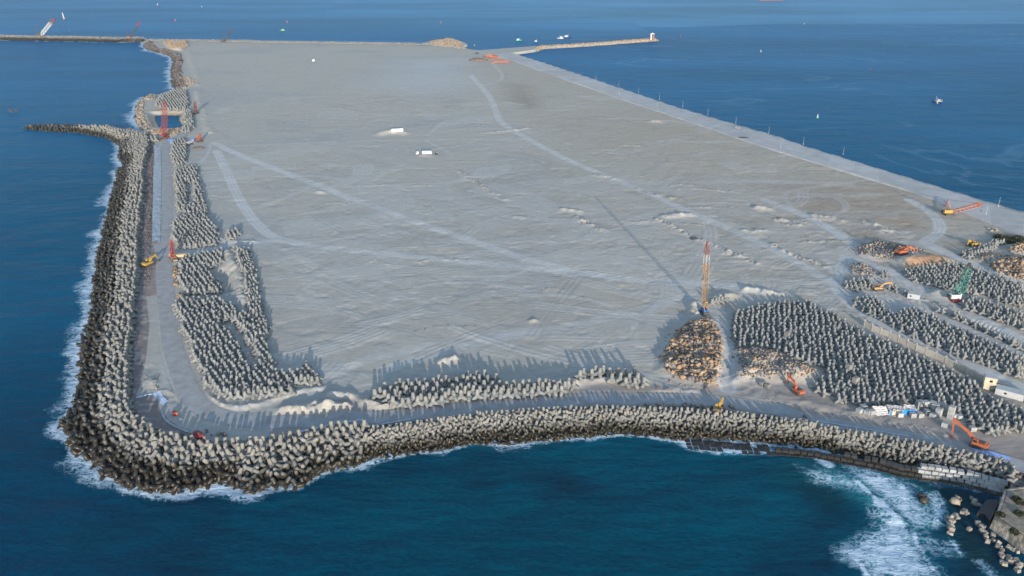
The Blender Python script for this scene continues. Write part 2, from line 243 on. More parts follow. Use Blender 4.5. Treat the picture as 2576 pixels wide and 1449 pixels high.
def land_color(X, Y, h):
    """true surface colours of sand, dust, clay and crushed stone"""
    n1, n2, n3 = fbm(X / 90, Y / 60, 4, 201), fbm(X / 22, Y / 9, 4, 211), fbm(X / 3, Y / 2.2, 3, 221)
    C = np.empty((len(X), 3)); C[:] = (.425, .398, .345)
    def mix(c, f):
        f = np.clip(f, 0, 1)[:, None]; C[:] = C * (1 - f) + np.array(c) * f
    east = np.clip((X - (-90 + .12 * Y)) / 190, 0, 1)
    mix((.41, .35, .275), east * (.35 + .75 * n1))
    mix((.33, .335, .335), np.clip((n1 - .5) * 4, 0, 1) * .55 * (1 - east * .6))
    mix((.44, .415, .375), np.clip((n2 - .52) * 5, 0, 1) * .45)
    mix((.46, .42, .345), soft(X, Y, PS('B', [(600, 1000), (800, 880), (1200, 830), (1500, 880), (1500, 960), (1100, 1040), (700, 1100)]), 60) * .45)
    mix((.47, .485, .48), soft(X, Y, PS('B', [(1450, 570), (1960, 560), (1990, 800), (1650, 860), (1250, 800)]), 90) * .75)
    mix((.42, .375, .30), np.clip(1 - np.abs(dline(X, Y, QIN, 60) - 14) / 13, 0, 1) * (X > 0) * .55)
    for k, pl, c, f, w in (('L', [(940, 315), (1060, 320), (1190, 345), (1150, 355), (1000, 335)], (.40, .25, .13), .9, 4), ('L', [(1350, 200), (1550, 190), (1600, 250), (1450, 270)], (.33, .24, .17), .8, 8),
                           ('L', [(890, 480), (1010, 470), (1000, 500), (900, 515)], (.42, .27, .15), .8, 3), ('I', [(1530, 560), (1640, 575), (1600, 595), (1500, 580)], (.42, .24, .11), .95, 1.5),
                           ('C', [(140, 880), (240, 870), (320, 1000), (260, 1020)], (.22, .205, .19), .75, 18), ('L', [(2300, 320), (2650, 330), (2650, 420), (2400, 400)], (.16, .125, .10), .8, 8), ('L', [(1850, 400), (2020, 400), (2000, 420), (1880, 420)], (.33, .20, .14), .7, 4),
                           ('c2', [(150, 370), (540, 330), (560, 470), (1030, 440), (1050, 400), (600, 380)], (.34, .235, .13), .9, 4), ('c2', [(120, 470), (340, 480), (420, 800), (200, 700)], (.40, .31, .24), .9, 5), ('L', [(1720, 1020), (2130, 1200), (2571, 1440), (2571, 1360), (2200, 1180)], (.10, .09, .08), .85, 3),
                           ('L', [(1800, 1100), (1650, 1040), (1500, 960), (1500, 1040)], (.25, .22, .20), .5, 6), ('J', [(1700, 620), (2250, 540), (2571, 700), (2571, 780), (1800, 700)], (.22, .20, .19), .6, 5), ('J', [(900, 980), (1300, 1040), (1600, 1090), (1100, 1000)], (.13, .10, .09), .7, 2.0),
                           ('J', [(1000, 820), (1900, 1000), (2571, 1100), (2571, 1420), (1500, 1080), (700, 900)], (.33, .285, .27), .7, 8), ('K', [(2380, 330), (2700, 300), (2700, 740), (2430, 720), (2480, 450)], (.15, .125, .11), .9, 5), ('A', [(1440, 395), (1700, 400), (1720, 460), (1560, 470)], (.42, .37, .30), .6, 12)):
        mix(c, soft(X, Y, PS(k, pl), w) * f * np.clip(.5 + 1.2 * n2, 0, 1))
    mix((.30, .25, .225), (dline(X, Y, CL, 60) < 24) * np.clip(n2 * 1.6 - .2, 0, 1) * .75 * (X > -95)); mix((.31, .26, .23), soft(X, Y, PS('I', [(1700, 480), (2300, 620), (2900, 800), (2900, 1000), (2300, 830), (1700, 690)]), 8) * np.clip(n2 * 1.7 - .2, 0, .8))
    mix((.345, .275, .21), soft(X, Y, PS('O', [(1890, 470), (2080, 455), (2260, 455), (2340, 540), (2200, 600), (2020, 560)]), 22) * np.clip(n2 * 1.8 - .25, 0, .8)); mix((.29, .245, .20), soft(X, Y, PS('O', [(1270, 205), (1340, 215), (1350, 265), (1280, 260)]), 20) * .6); mix((.40, .345, .275), soft(X, Y, PS('O', [(1180, 150), (1330, 160), (1800, 330), (1760, 400), (1500, 390), (1290, 290)]), 40) * n1)
    # crushed reddish stone core of the left sea wall and the front corner
    dC = dline(X, Y, CL, 60); core = inside(X, Y, PS('E', [(880, 100), (960, 190), (965, 520), (955, 1090), (1010, 1280), (1010, 1449), (760, 1449), (850, 500)]) ) | inside(X, Y, PS('F', [(790, 100), (900, 190), (1010, 200), (1010, 410), (900, 440), (930, 700), (900, 1000), (860, 1200), (800, 1380), (690, 1380)])) | inside(X, Y, PS('G', [(690, 300), (800, 310), (920, 300), (1000, 340), (1030, 440), (1100, 530), (1200, 600), (1340, 660), (1360, 770), (1000, 760), (800, 640)]))
    mix((.235, .18, .165), core * (.75 + .3 * n3)); mix((.42, .385, .36), core * np.clip((n3 - .5) * 5, 0, 1) * .6)
    mix((.34, .255, .22), soft(X, Y, PS('F', [(900, 195), (1005, 200), (1005, 415), (895, 435)]), 1.2) * .85)
    mix((.20, .175, .165), np.clip(1 - dC / 4, 0, 1) * .8)
    for p, w, s in TRK:
        d = dline(X, Y, p, w * 1.2); m = d < w * 1.2
        if m.any():
            f = np.zeros(len(X)); f[m] = np.clip((1.02 - d[m] / (w * .56)) * 2.6, 0, 1) * s * (.5 + .6 * fbm(X[m] / 9, Y[m] / 9, 3, 300)) * (.78 + .22 * np.cos(d[m] * 2.2)); mix((.56, .56, .545), f * .95)
    bl = np.zeros(len(X))
    for p, H, w, l in BERM: bl = np.maximum(bl, np.clip(1.3 - dline(X, Y, p, w * 2) / w, 0, 1) * min(1, H / 2))
    mix((.46, .425, .36), bl * .6 * (dC > 9))
    mix((.47, .30, .20), np.clip(1.4 - dline(X, Y, BERM[36][0], 20) / 11, 0, 1)) if False else None
    hp = soft(X, Y, PS('L', [(1400, 640), (1480, 590), (1650, 530), (1800, 555), (1870, 600), (1850, 635), (1500, 665)]), 3); mix((.44, .27, .165), hp)
    dark, lite = RUT if RUT is not None and len(RUT[0]) == len(X) else (np.zeros(len(X)),) * 2
    mix((.30, .285, .27), dark * .35 * (dC > 12)); mix((.50, .49, .465), lite * .45 * (dC > 12))
    shore = dline(X, Y, LSH + SPUR_UP + SPUR_LO, 30)
    mix((.16, .135, .11), np.clip(1.25 - shore / 11, 0, 1) * .9)
    mix((.33, .30, .26), soft(X, Y, MOUND, 6) * .9); mix((.42, .38, .31), inside(X, Y, PIER_LO + PIER_UP) * .9)
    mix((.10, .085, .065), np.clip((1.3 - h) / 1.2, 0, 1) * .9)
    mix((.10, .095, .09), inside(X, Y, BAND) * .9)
    return np.clip(C * (.9 + .2 * n3)[:, None], 0, 1)
def mesh_from(name, V, faces, mat=None, smooth_=False):
    me = bpy.data.meshes.new(name); V = np.asarray(V, np.float32); faces = np.asarray(faces, np.int32)
    me.vertices.add(len(V)); me.vertices.foreach_set('co', V.ravel())
    k = faces.shape[1]; me.loops.add(faces.size); me.loops.foreach_set('vertex_index', faces.ravel())
    me.polygons.add(len(faces)); me.polygons.foreach_set('loop_start', np.arange(0, faces.size, k, dtype=np.int32))
    if smooth_: me.polygons.foreach_set('use_smooth', np.ones(len(faces), bool))
    me.update(calc_edges=True)
    if mat: me.materials.append(mat)
    return me
def set_col(me, name, C):
    a = me.color_attributes.new(name, 'FLOAT_COLOR', 'POINT'); c = np.ones((len(C), 4), np.float32); c[:, :C.shape[1]] = C
    a.data.foreach_set('color', c.ravel())
def grid_faces(nr, nc):
    i = np.arange(nr * nc).reshape(nr, nc)
    return np.stack([i[:-1, :-1].ravel(), i[:-1, 1:].ravel(), i[1:, 1:].ravel(), i[1:, :-1].ravel()], 1)
def polar(r0, r1, nr, a, nc):
    R = r0 * (r1 / r0) ** np.linspace(0, 1, nr); A = np.radians(np.linspace(-a, a, nc))
    return (R[:, None] * np.sin(A)[None]).ravel(), (R[:, None] * np.cos(A)[None]).ravel()
# ------------------------------------------------------------------ materials
def mat(name, col, rough=.85, var=.18, scale=.6, bump=.0, bscale=3.0, metal=0.0, spec=.3, col2=None, vcol=None):
    m = bpy.data.materials.new(name); m.use_nodes = True; nt = m.node_tree; N = nt.nodes; L = nt.links
    b = N['Principled BSDF']; b.inputs['Roughness'].default_value = rough; b.inputs['Metallic'].default_value = metal; b.inputs['Specular IOR Level'].default_value = spec
    g = N.new('ShaderNodeNewGeometry'); no = N.new('ShaderNodeTexNoise'); no.inputs['Scale'].default_value = scale; no.inputs['Detail'].default_value = 5
    L.new(g.outputs['Position'], no.inputs['Vector'])
    r = N.new('ShaderNodeMapRange'); r.inputs['From Min'].default_value = .3; r.inputs['From Max'].default_value = .7; L.new(no.outputs['Fac'], r.inputs['Value'])
    mx = N.new('ShaderNodeMix'); mx.data_type = 'RGBA'; L.new(r.outputs['Result'], mx.inputs['Factor'])
    c2 = col2 or tuple(min(1, c * (1 + var)) for c in col); c1 = col if col2 else tuple(c * (1 - var) for c in col)
    mx.inputs['A'].default_value = (*c1, 1); mx.inputs['B'].default_value = (*c2, 1)
    L.new(mx.outputs['Result'], b.inputs['Base Color'])
    if bump:
        n2 = N.new('ShaderNodeTexNoise'); n2.inputs['Scale'].default_value = bscale; n2.inputs['Detail'].default_value = 4; L.new(g.outputs['Position'], n2.inputs['Vector'])
        bp = N.new('ShaderNodeBump'); bp.inputs['Strength'].default_value = 1; bp.inputs['Distance'].default_value = bump; L.new(n2.outputs['Fac'], bp.inputs['Height']); L.new(bp.outputs['Normal'], b.inputs['Normal'])
    return m
def math_(N, L, op, a, b=None, c=None, clamp=False):
    n = N.new('ShaderNodeMath'); n.operation = op; n.use_clamp = clamp
    for i, v in enumerate((a, b, c)):
        if v is None: continue
        if isinstance(v, (int, float)): n.inputs[i].default_value = v
        else: L.new(v, n.inputs[i])
    return n.outputs[0]
def tide_mat(name, dry, wet, lo, hi, scale=.35, rough=.85):
    """concrete or rock stained dark brown up to a wavering high-water line"""
    m = mat(name, dry, rough, .16, scale, .05, 2.5); N, L = m.node_tree.nodes, m.node_tree.links; b = N['Principled BSDF']
    g = N.new('ShaderNodeNewGeometry'); sp = N.new('ShaderNodeSeparateXYZ'); L.new(g.outputs['Position'], sp.inputs[0])
    no = N.new('ShaderNodeTexNoise'); no.inputs['Scale'].default_value = .12; no.inputs['Detail'].default_value = 4; L.new(g.outputs['Position'], no.inputs['Vector'])
    z = math_(N, L, 'MULTIPLY_ADD', no.outputs['Fac'], -2.6, math_(N, L, 'ADD', sp.outputs['Z'], 1.3))
    r = N.new('ShaderNodeMapRange'); r.inputs['From Min'].default_value = lo; r.inputs['From Max'].default_value = hi; L.new(z, r.inputs['Value'])
    old = b.inputs['Base Color'].links[0].from_socket
    mx = N.new('ShaderNodeMix'); mx.data_type = 'RGBA'; L.new(r.outputs['Result'], mx.inputs['Factor']); mx.inputs['A'].default_value = (*wet, 1); L.new(old, mx.inputs['B']); L.new(mx.outputs['Result'], b.inputs['Base Color'])
    ro = N.new('ShaderNodeMapRange'); ro.inputs['To Min'].default_value = .35; ro.inputs['To Max'].default_value = rough; L.new(r.outputs['Result'], ro.inputs['Value']); L.new(ro.outputs['Result'], b.inputs['Roughness'])
    # each unit was cast from its own batch of concrete
    vo = N.new('ShaderNodeTexVoronoi'); vo.inputs['Scale'].default_value = .33; L.new(g.outputs['Position'], vo.inputs['Vector'])
    hs = N.new('ShaderNodeHueSaturation'); L.new(mx.outputs['Result'], hs.inputs['Color'])
    sx = N.new('ShaderNodeSeparateColor'); L.new(vo.outputs['Color'], sx.inputs[0]); L.new(math_(N, L, 'MULTIPLY_ADD', sx.outputs[0], .3, .85), hs.inputs['Value']); L.new(hs.outputs['Color'], b.inputs['Base Color'])
    return m
M = {}
M['conc'] = tide_mat('weathered_concrete', (.205, .202, .186), (.030, .026, .017), 2.0, 4.4); M['conc2'] = tide_mat('splashed_concrete', (.205, .202, .186), (.03, .026, .02), 4.0, 6.8); M['conc3'] = tide_mat('cast_concrete', (.205, .21, .203), (.2, .19, .17), -4, -3)
M['block'] = tide_mat('block_concrete', (.20, .20, .195), (.03, .028, .026), 2.2, 6); M['block2'] = tide_mat('new_block_concrete', (.33, .335, .33), (.05, .047, .04), .4, 1.6)
M['fort'] = mat('old_stone', (.30, .265, .225), .9, .4, .45, .5, .9); M['earth'] = mat('dry_earth', (.26, .215, .17), .95, .35, .35, .2, .8)
M['rock0'] = mat('tan_rock', (.34, .225, .135), .9, .35, .45, .1, 2); M['rock1'] = mat('cream_rock', (.32, .265, .205), .9, .25, .4, .1, 2)
M['rock2'] = mat('purplish_grey_rock', (.165, .15, .152), .9, .3, .5, .1, 2); M['rock3'] = tide_mat('wet_shore_rock', (.115, .095, .08), (.04, .034, .028), .6, 4.5)
M['rock4'] = mat('brown_rock', (.155, .115, .09), .9, .3, .5, .1, 2)
for n, c, r in (('orange', (.42, .115, .05), .6), ('red', (.30, .045, .04), .6), ('yellow', (.44, .27, .05), .6), ('teal', (.035, .19, .165), .6), ('blue', (.03, .16, .45), .5), ('azure', (.02, .26, .72), .55), ('white', (.66, .66, .65), .5),
                ('pink', (.36, .17, .14), .65), ('black', (.025, .025, .028), .6), ('dark', (.07, .07, .075), .6), ('brownred', (.24, .07, .05), .6), ('amber', (.42, .25, .12), .65), ('greyp', (.42, .43, .44), .6), ('cream', (.50, .44, .33), .8), ('green', (.03, .32, .16), .5), ('navy', (.015, .035, .12), .4),
                ('rust', (.34, .13, .08), .8), ('roof', (.20, .26, .32), .6), ('panel', (.44, .40, .345), .85), ('silver', (.55, .56, .57), .3), ('sheet', (.52, .60, .70), .6), ('tan', (.50, .36, .22), .7), ('bsheet', (.30, .45, .78), .5)):
    M[n] = mat(n + '_paint', c, r, .12, .8, .0)
M['glass'] = mat('dark_glass', (.02, .028, .035), .08, .1, .5, spec=.5); M['gtex'] = mat('grey_white_geotextile', (.46, .47, .47), .7, .12, .3, .25, .35)
def stripes(name, cols, scale, rot):
    m = mat(name, cols[0], .7); N, L = m.node_tree.nodes, m.node_tree.links
    tc = N.new('ShaderNodeTexCoord'); mp = N.new('ShaderNodeMapping'); mp.inputs['Rotation'].default_value[2] = rot; L.new(tc.outputs['Object'], mp.inputs[0])
    w = N.new('ShaderNodeTexWave'); w.inputs['Scale'].default_value = scale; w.inputs['Distortion'].default_value = 2.2; w.inputs['Detail Scale'].default_value = .5; L.new(mp.outputs[0], w.inputs['Vector'])
    cr = N.new('ShaderNodeValToRGB'); cr.color_ramp.interpolation = 'LINEAR'
    cr.color_ramp.elements[0].position = .3; cr.color_ramp.elements[0].color = (*cols[0], 1); cr.color_ramp.elements[1].position = .6; cr.color_ramp.elements[1].color = (*cols[1], 1)
    L.new(w.outputs['Fac'], cr.inputs[0]); L.new(cr.outputs[0], N['Principled BSDF'].inputs['Base Color']); return m
M['stripe'] = stripes('striped_tarpaulin', ((.22, .20, .20), (.72, .70, .66)), .55, math.pi / 2); M['stripe2'] = stripes('grey_tarpaulin', ((.24, .24, .25), (.42, .42, .42)), .5, .2)
# sand and dust: measured colours per spot + fine grain
m = M['land'] = mat('dusty_fill', (.4, .39, .37), .95, .1, .5, .0); N, L = m.node_tree.nodes, m.node_tree.links; b = N['Principled BSDF']; b.inputs['Specular IOR Level'].default_value = .1
ca = N.new('ShaderNodeVertexColor'); ca.layer_name = 'Soil'; g = N.new('ShaderNodeNewGeometry')
mp = N.new('ShaderNodeMapping'); mp.inputs['Scale'].default_value = (.5, 1.0, 1); mp.inputs['Rotation'].default_value[2] = .25; L.new(g.outputs['Position'], mp.inputs[0])
n1 = N.new('ShaderNodeTexNoise'); n1.inputs['Scale'].default_value = .9; n1.inputs['Detail'].default_value = 6; n1.inputs['Roughness'].default_value = .62; L.new(mp.outputs[0], n1.inputs['Vector'])
# grader and tyre marks: long streaks that bend with a slow warp
wn_ = N.new('ShaderNodeTexNoise'); wn_.inputs['Scale'].default_value = .012; wn_.inputs['Detail'].default_value = 2; L.new(g.outputs['Position'], wn_.inputs['Vector'])
def streak(rot, sx, sy, amp, sc, seed):
    va_ = N.new('ShaderNodeVectorMath'); va_.operation = 'MULTIPLY_ADD'; va_.inputs[1].default_value = (amp, amp, 0); L.new(wn_.outputs['Color'], va_.inputs[0]); L.new(g.outputs['Position'], va_.inputs[2])
    mq = N.new('ShaderNodeMapping'); mq.inputs['Location'].default_value = (seed, seed, 0); mq.inputs['Scale'].default_value = (sx, sy, 0); mq.inputs['Rotation'].default_value[2] = rot; L.new(va_.outputs[0], mq.inputs[0])
    t = N.new('ShaderNodeTexNoise'); t.inputs['Scale'].default_value = sc; t.inputs['Detail'].default_value = 4; t.inputs['Roughness'].default_value = .6; L.new(mq.outputs[0], t.inputs['Vector']); return t.outputs['Fac']
s1, s2, s3 = streak(.15, .05, 1, 90, .55, 3), streak(1.0, .05, 1, 120, .5, 40), streak(-.5, .06, 1, 60, .8, 90)
pk = N.new('ShaderNodeTexNoise'); pk.inputs['Scale'].default_value = .02; pk.inputs['Detail'].default_value = 3; L.new(g.outputs['Position'], pk.inputs['Vector'])
pr = N.new('ShaderNodeMapRange'); pr.inputs['From Min'].default_value = .44; pr.inputs['From Max'].default_value = .56; L.new(pk.outputs['Fac'], pr.inputs['Value'])
sm = N.new('ShaderNodeMix'); L.new(pr.outputs[0], sm.inputs[0]); L.new(s1, sm.inputs[2]); L.new(s2, sm.inputs[3])
tot = math_(N, L, 'ADD', math_(N, L, 'MULTIPLY', sm.outputs[0], .45), math_(N, L, 'ADD', math_(N, L, 'MULTIPLY', s3, .2), math_(N, L, 'MULTIPLY', n1.outputs['Fac'], .35)))
r = N.new('ShaderNodeMapRange'); r.inputs['From Min'].default_value = .36; r.inputs['From Max'].default_value = .64; r.inputs['To Min'].default_value = .88; r.inputs['To Max'].default_value = 1.12; L.new(tot, r.inputs['Value'])
mu = N.new('ShaderNodeMix'); mu.data_type = 'RGBA'; mu.blend_type = 'MULTIPLY'; mu.inputs['Factor'].default_value = 1; L.new(ca.outputs['Color'], mu.inputs['A']); L.new(r.outputs['Result'], mu.inputs['B']); L.new(mu.outputs['Result'], b.inputs['Base Color'])
bp = N.new('ShaderNodeBump'); bp.inputs['Distance'].default_value = .15; L.new(tot, bp.inputs['Height']); L.new(bp.outputs['Normal'], b.inputs['Normal'])
M['road'] = mat('compacted_dust_road', (.30, .285, .27), .95, .14, .22, .06, 1.6, col2=(.40, .40, .395))
m = M['quay'] = mat('pale_quay_concrete', (.42, .41, .395), .85, .14, .10, .0); N, L = m.node_tree.nodes, m.node_tree.links; b = N['Principled BSDF']
# casting joints every 24 m across the quay
tc = N.new('ShaderNodeTexCoord'); sp = N.new('ShaderNodeSeparateXYZ'); ux = N.new('ShaderNodeUVMap'); L.new(ux.outputs[0], sp.inputs[0])
fr = math_(N, L, 'FRACT', math_(N, L, 'DIVIDE', sp.outputs[0], 27.0)); jn = math_(N, L, 'GREATER_THAN', fr, .982)
wn = N.new('ShaderNodeTexWhiteNoise'); wn.noise_dimensions = '1D'; L.new(math_(N, L, 'FLOOR', math_(N, L, 'DIVIDE', sp.outputs[0], 54.0)), wn.inputs['W'])
vv = math_(N, L, 'MULTIPLY_ADD', wn.outputs['Value'], .14, .92); vv = math_(N, L, 'MULTIPLY_ADD', jn, .16, vv)
old = b.inputs['Base Color'].links[0].from_socket; hs = N.new('ShaderNodeHueSaturation'); L.new(old, hs.inputs['Color']); L.new(vv, hs.inputs['Value']); L.new(hs.outputs[0], b.inputs['Base Color'])
# sea
m = M['sea'] = bpy.data.materials.new('sea_water'); m.use_nodes = True; N, L = m.node_tree.nodes, m.node_tree.links; b = N['Principled BSDF']
b.inputs['Specular IOR Level'].default_value = 0.0; g = N.new('ShaderNodeNewGeometry'); ca = N.new('ShaderNodeVertexColor'); ca.layer_name = 'Water'; fa = N.new('ShaderNodeVertexColor'); fa.layer_name = 'Foam'
fs = N.new('ShaderNodeSeparateColor'); L.new(fa.outputs['Color'], fs.inputs[0])
def tex(scale, sx, sy, rot, det=4, rough=.55, dist=0):
    mp = N.new('ShaderNodeMapping'); mp.inputs['Scale'].default_value = (sx, sy, 1); mp.inputs['Rotation'].default_value[2] = rot; L.new(g.outputs['Position'], mp.inputs[0])
    t = N.new('ShaderNodeTexNoise'); t.inputs['Scale'].default_value = scale; t.inputs['Detail'].default_value = det; t.inputs['Roughness'].default_value = rough; t.inputs['Distortion'].default_value = dist; L.new(mp.outputs[0], t.inputs['Vector']); return t.outputs['Fac']
w1, w2, w3 = tex(.16, .45, 1, .25, 5, .6), tex(.035, .5, 1, .1, 3), tex(.7, .6, 1, -.2, 3)
hgt = math_(N, L, 'MULTIPLY_ADD', w2, 3.2, math_(N, L, 'MULTIPLY_ADD', w1, 1.0, math_(N, L, 'MULTIPLY', w3, .25)))
bp = N.new('ShaderNodeBump'); bp.inputs['Distance'].default_value = 1.1; bp.inputs['Strength'].default_value = 1; L.new(hgt, bp.inputs['Height']); L.new(bp.outputs['Normal'], b.inputs['Normal'])
# lacy foam: thin crooked cell walls, filled in where the churn is strongest
dn = N.new('ShaderNodeTexNoise'); dn.inputs['Scale'].default_value = .28; dn.inputs['Detail'].default_value = 4; L.new(g.outputs['Position'], dn.inputs['Vector'])
va = N.new('ShaderNodeVectorMath'); va.operation = 'MULTIPLY_ADD'; va.inputs[1].default_value = (7, 7, 0); L.new(dn.outputs['Color'], va.inputs[0]); L.new(g.outputs['Position'], va.inputs[2])
def cells(s):
    mp = N.new('ShaderNodeMapping'); mp.inputs['Scale'].default_value = (.55, 1, 0); mp.inputs['Rotation'].default_value[2] = .5; L.new(va.outputs[0], mp.inputs[0])
    vo = N.new('ShaderNodeTexVoronoi'); vo.feature = 'DISTANCE_TO_EDGE'; vo.inputs['Scale'].default_value = s; L.new(mp.outputs[0], vo.inputs['Vector']); return vo.outputs['Distance']
c1, c2 = cells(.30), cells(.75); fn = tex(.22, .7, 1, .4, 6, .68, .6)
lace = math_(N, L, 'SUBTRACT', 1.0, math_(N, L, 'MULTIPLY', math_(N, L, 'MINIMUM', c1, math_(N, L, 'MULTIPLY', c2, 1.3)), 5.5), clamp=True)
val = math_(N, L, 'ADD', math_(N, L, 'MULTIPLY', lace, .46), math_(N, L, 'MULTIPLY', fn, .78))
amt = math_(N, L, 'MULTIPLY_ADD', fs.outputs[0], 1.25, math_(N, L, 'SUBTRACT', val, 1.10))
ff = N.new('ShaderNodeMapRange'); ff.inputs['From Min'].default_value = 0; ff.inputs['From Max'].default_value = .5; L.new(amt, ff.inputs['Value'])
# wind patches on open water
wp = tex(.0035, .35, 1, .12, 5, .6); wpr = N.new('ShaderNodeMapRange'); wpr.inputs['From Min'].default_value = .35; wpr.inputs['From Max'].default_value = .65; wpr.inputs['To Min'].default_value = .80; wpr.inputs['To Max'].default_value = 1.2; L.new(wp, wpr.inputs['Value'])
hs = N.new('ShaderNodeHueSaturation'); L.new(ca.outputs['Color'], hs.inputs['Color']); 
wv = N.new('ShaderNodeMapRange'); wv.inputs['From Min'].default_value = .3; wv.inputs['From Max'].default_value = .7; wv.inputs['To Min'].default_value = .78; wv.inputs['To Max'].default_value = 1.25; L.new(math_(N, L, 'MULTIPLY_ADD', w3, .6, math_(N, L, 'MULTIPLY', w1, .4)), wv.inputs['Value'])  # ripple shading painted into the colour: paler crests, darker troughs
L.new(math_(N, L, 'MULTIPLY', wpr.outputs[0], wv.outputs[0]), hs.inputs['Value'])
# thin pale slicks drifting on the harbour
fl = tex(.006, .5, 1, .3, 4, .5, 1.2); rd_ = math_(N, L, 'SUBTRACT', 1.0, math_(N, L, 'MULTIPLY', math_(N, L, 'ABSOLUTE', math_(N, L, 'SUBTRACT', fl, .5)), 60), clamp=True)
sl_ = math_(N, L, 'MULTIPLY', rd_, math_(N, L, 'MULTIPLY', fs.outputs[2], .3)); mk = N.new('ShaderNodeMix'); mk.data_type = 'RGBA'; L.new(sl_, mk.inputs['Factor']); L.new(hs.outputs[0], mk.inputs['A']); mk.inputs['B'].default_value = (.14, .27, .38, 1)
mx = N.new('ShaderNodeMix'); mx.data_type = 'RGBA'; L.new(ff.outputs[0], mx.inputs['Factor']); L.new(mk.outputs['Result'], mx.inputs['A']); mx.inputs['B'].default_value = (.50, .61, .70, 1); L.new(mx.outputs['Result'], b.inputs['Base Color'])
ro = N.new('ShaderNodeMapRange'); ro.inputs['To Min'].default_value = .16; ro.inputs['To Max'].default_value = .85; L.new(ff.outputs[0], ro.inputs['Value']); b.inputs['Roughness'].default_value = .9
gl = N.new('ShaderNodeBsdfGlossy'); gl.inputs['Color'].default_value = (.7, .88, 1, 1); L.new(math_(N, L, 'ADD', ro.outputs[0], .08), gl.inputs['Roughness']); L.new(bp.outputs['Normal'], gl.inputs['Normal'])
fr = N.new('ShaderNodeFresnel'); fr.inputs['IOR'].default_value = 1.33; L.new(bp.outputs['Normal'], fr.inputs['Normal']); ms = N.new('ShaderNodeMixShader')
L.new(math_(N, L, 'MULTIPLY', math_(N, L, 'MULTIPLY', fr.outputs[0], .13), math_(N, L, 'SUBTRACT', 1.0, ff.outputs[0])), ms.inputs[0]); L.new(b.outputs[0], ms.inputs[1]); L.new(gl.outputs[0], ms.inputs[2]); L.new(ms.outputs[0], N['Material Output'].inputs['Surface'])
# ------------------------------------------------------------------ tagging
def tag(o, label=None, cat=None, group=None, kind=None):
    if label: o['label'] = label
    if cat: o['category'] = cat
    if group: o['group'] = group
    if kind: o['kind'] = kind
    return o
def obj(name, me, parent=None):
    o = bpy.data.objects.new(name, me); COL.objects.link(o)
    if parent is not None: o.parent = parent
    return o
def thing(name, label, cat, loc=(0, 0, 0), rz=0.0, group=None):
    o = obj(name, None); o.location = [float(v) for v in loc]; o.rotation_euler = (0, 0, rz); o.empty_display_size = .5
    return tag(o, label, cat, group)
# ------------------------------------------------------------------ ground and sea
X, Y = polar(196, 1800, 1000, 42, 1500); HT = terrain(X, Y)
fc = grid_faces(1000, 1500); keep = (HT[fc] > -4.2).any(1); fc = fc[keep]
use = np.zeros(len(X), bool); use[fc.ravel()] = True; idx = np.cumsum(use) - 1
X, Y, HT = X[use], Y[use], HT[use]; fc = idx[fc]
RUT = ruts(X, Y); open_ = np.clip(dline(X, Y, CL, 60) / 10 - 1.5, 0, 1) * np.clip(dline(X, Y, ROAD, 30) / 5 - 1.2, 0, 1) * inside(X, Y, MAIN) * ~inside(X, Y, APRON) * ~inside(X, Y, POND); HT = HT + (RUT[1] * .15 - RUT[0] * .13) * open_
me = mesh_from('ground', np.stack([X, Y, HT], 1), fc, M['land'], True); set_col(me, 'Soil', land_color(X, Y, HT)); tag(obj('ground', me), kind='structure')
def hz(pts):
    q = xy(pts); return terrain(q[:, 0].copy(), q[:, 1].copy())
def hz1(p): return float(hz([p])[0])
X, Y = polar(150, 14000, 800, 52, 900); N_ = len(X)
dsh = np.full(N_, 60.0); land = inside(X, Y, MAIN)
dWL = dline(X, Y, WL, 60); dl = dline(X, Y, LSH, 60); ds = dline(X, Y, SPUR_LO, 40); df = dline(X, Y, FARL, 40)
n1 = fbm(X / 13, Y / 13, 3, 400)
foam = np.zeros(N_)
rgt = np.clip((X + 90) / 60, 0, 1)                       # the left wall and its corner take the swell
n0 = fbm(X / 45, Y / 45, 2, 404); wid = (7.0 - 3.4 * rgt) * np.clip(n1 * 1.7 + n0 * 1.4 - .85, .25, 1.3)
foam = np.maximum(foam, np.clip(1.0 - dWL / (wid * 1.9), 0, 1) * (.86 - .10 * rgt))
foam = np.maximum(foam, np.clip(1.05 - dWL / 2.6, 0, 1) * .75 * (n1 > .45))
foam = np.maximum(foam, np.clip(1.1 - dl / (26 * np.clip(n1 - .1, 0, 1.1)), 0, 1) * .74 * (Y > 760)); foam = np.maximum(foam, np.clip(1 - ds / 4, 0, 1) * .7); foam = np.maximum(foam, np.clip(1.1 - df / 8, 0, 1) * .8 * (n1 > .4))
def surf(k, pl, f, w):
    global foam
    foam = np.maximum(foam, soft(X, Y, PS(k, pl, 0), w) * f)
surf('K', [(880, 500), (1000, 560), (1090, 660), (1250, 760), (1370, 870), (1490, 990), (1560, 1050), (1640, 1260), (1880, 1500), (1120, 1500), (1080, 1360), (830, 1300), (810, 1190), (960, 1120), (1150, 1010), (1200, 950), (1140, 870), (1140, 760), (1000, 640)], .76, 6)
surf('K', [(1180, 1000), (1450, 950), (1560, 1100), (1640, 1280), (1800, 1480), (1300, 1480), (1150, 1250)], .82, 6); surf('K', [(1140, 700), (1240, 740), (1380, 880), (1480, 990), (1440, 1010), (1330, 900), (1160, 790)], 1.02, 1.5)
surf('K', [(960, 540), (1060, 600), (1140, 690), (1120, 700), (1040, 640)], 1.1, 1.0); surf('K', [(1530, 1040), (1560, 1050), (1600, 1180), (1690, 1320), (1760, 1400), (1720, 1400), (1620, 1240), (1550, 1130)], 1.1, 1.0); surf('K', [(1000, 1310), (1060, 1330), (1080, 1360), (1140, 1449), (1080, 1440)], 1.05, 1.2)
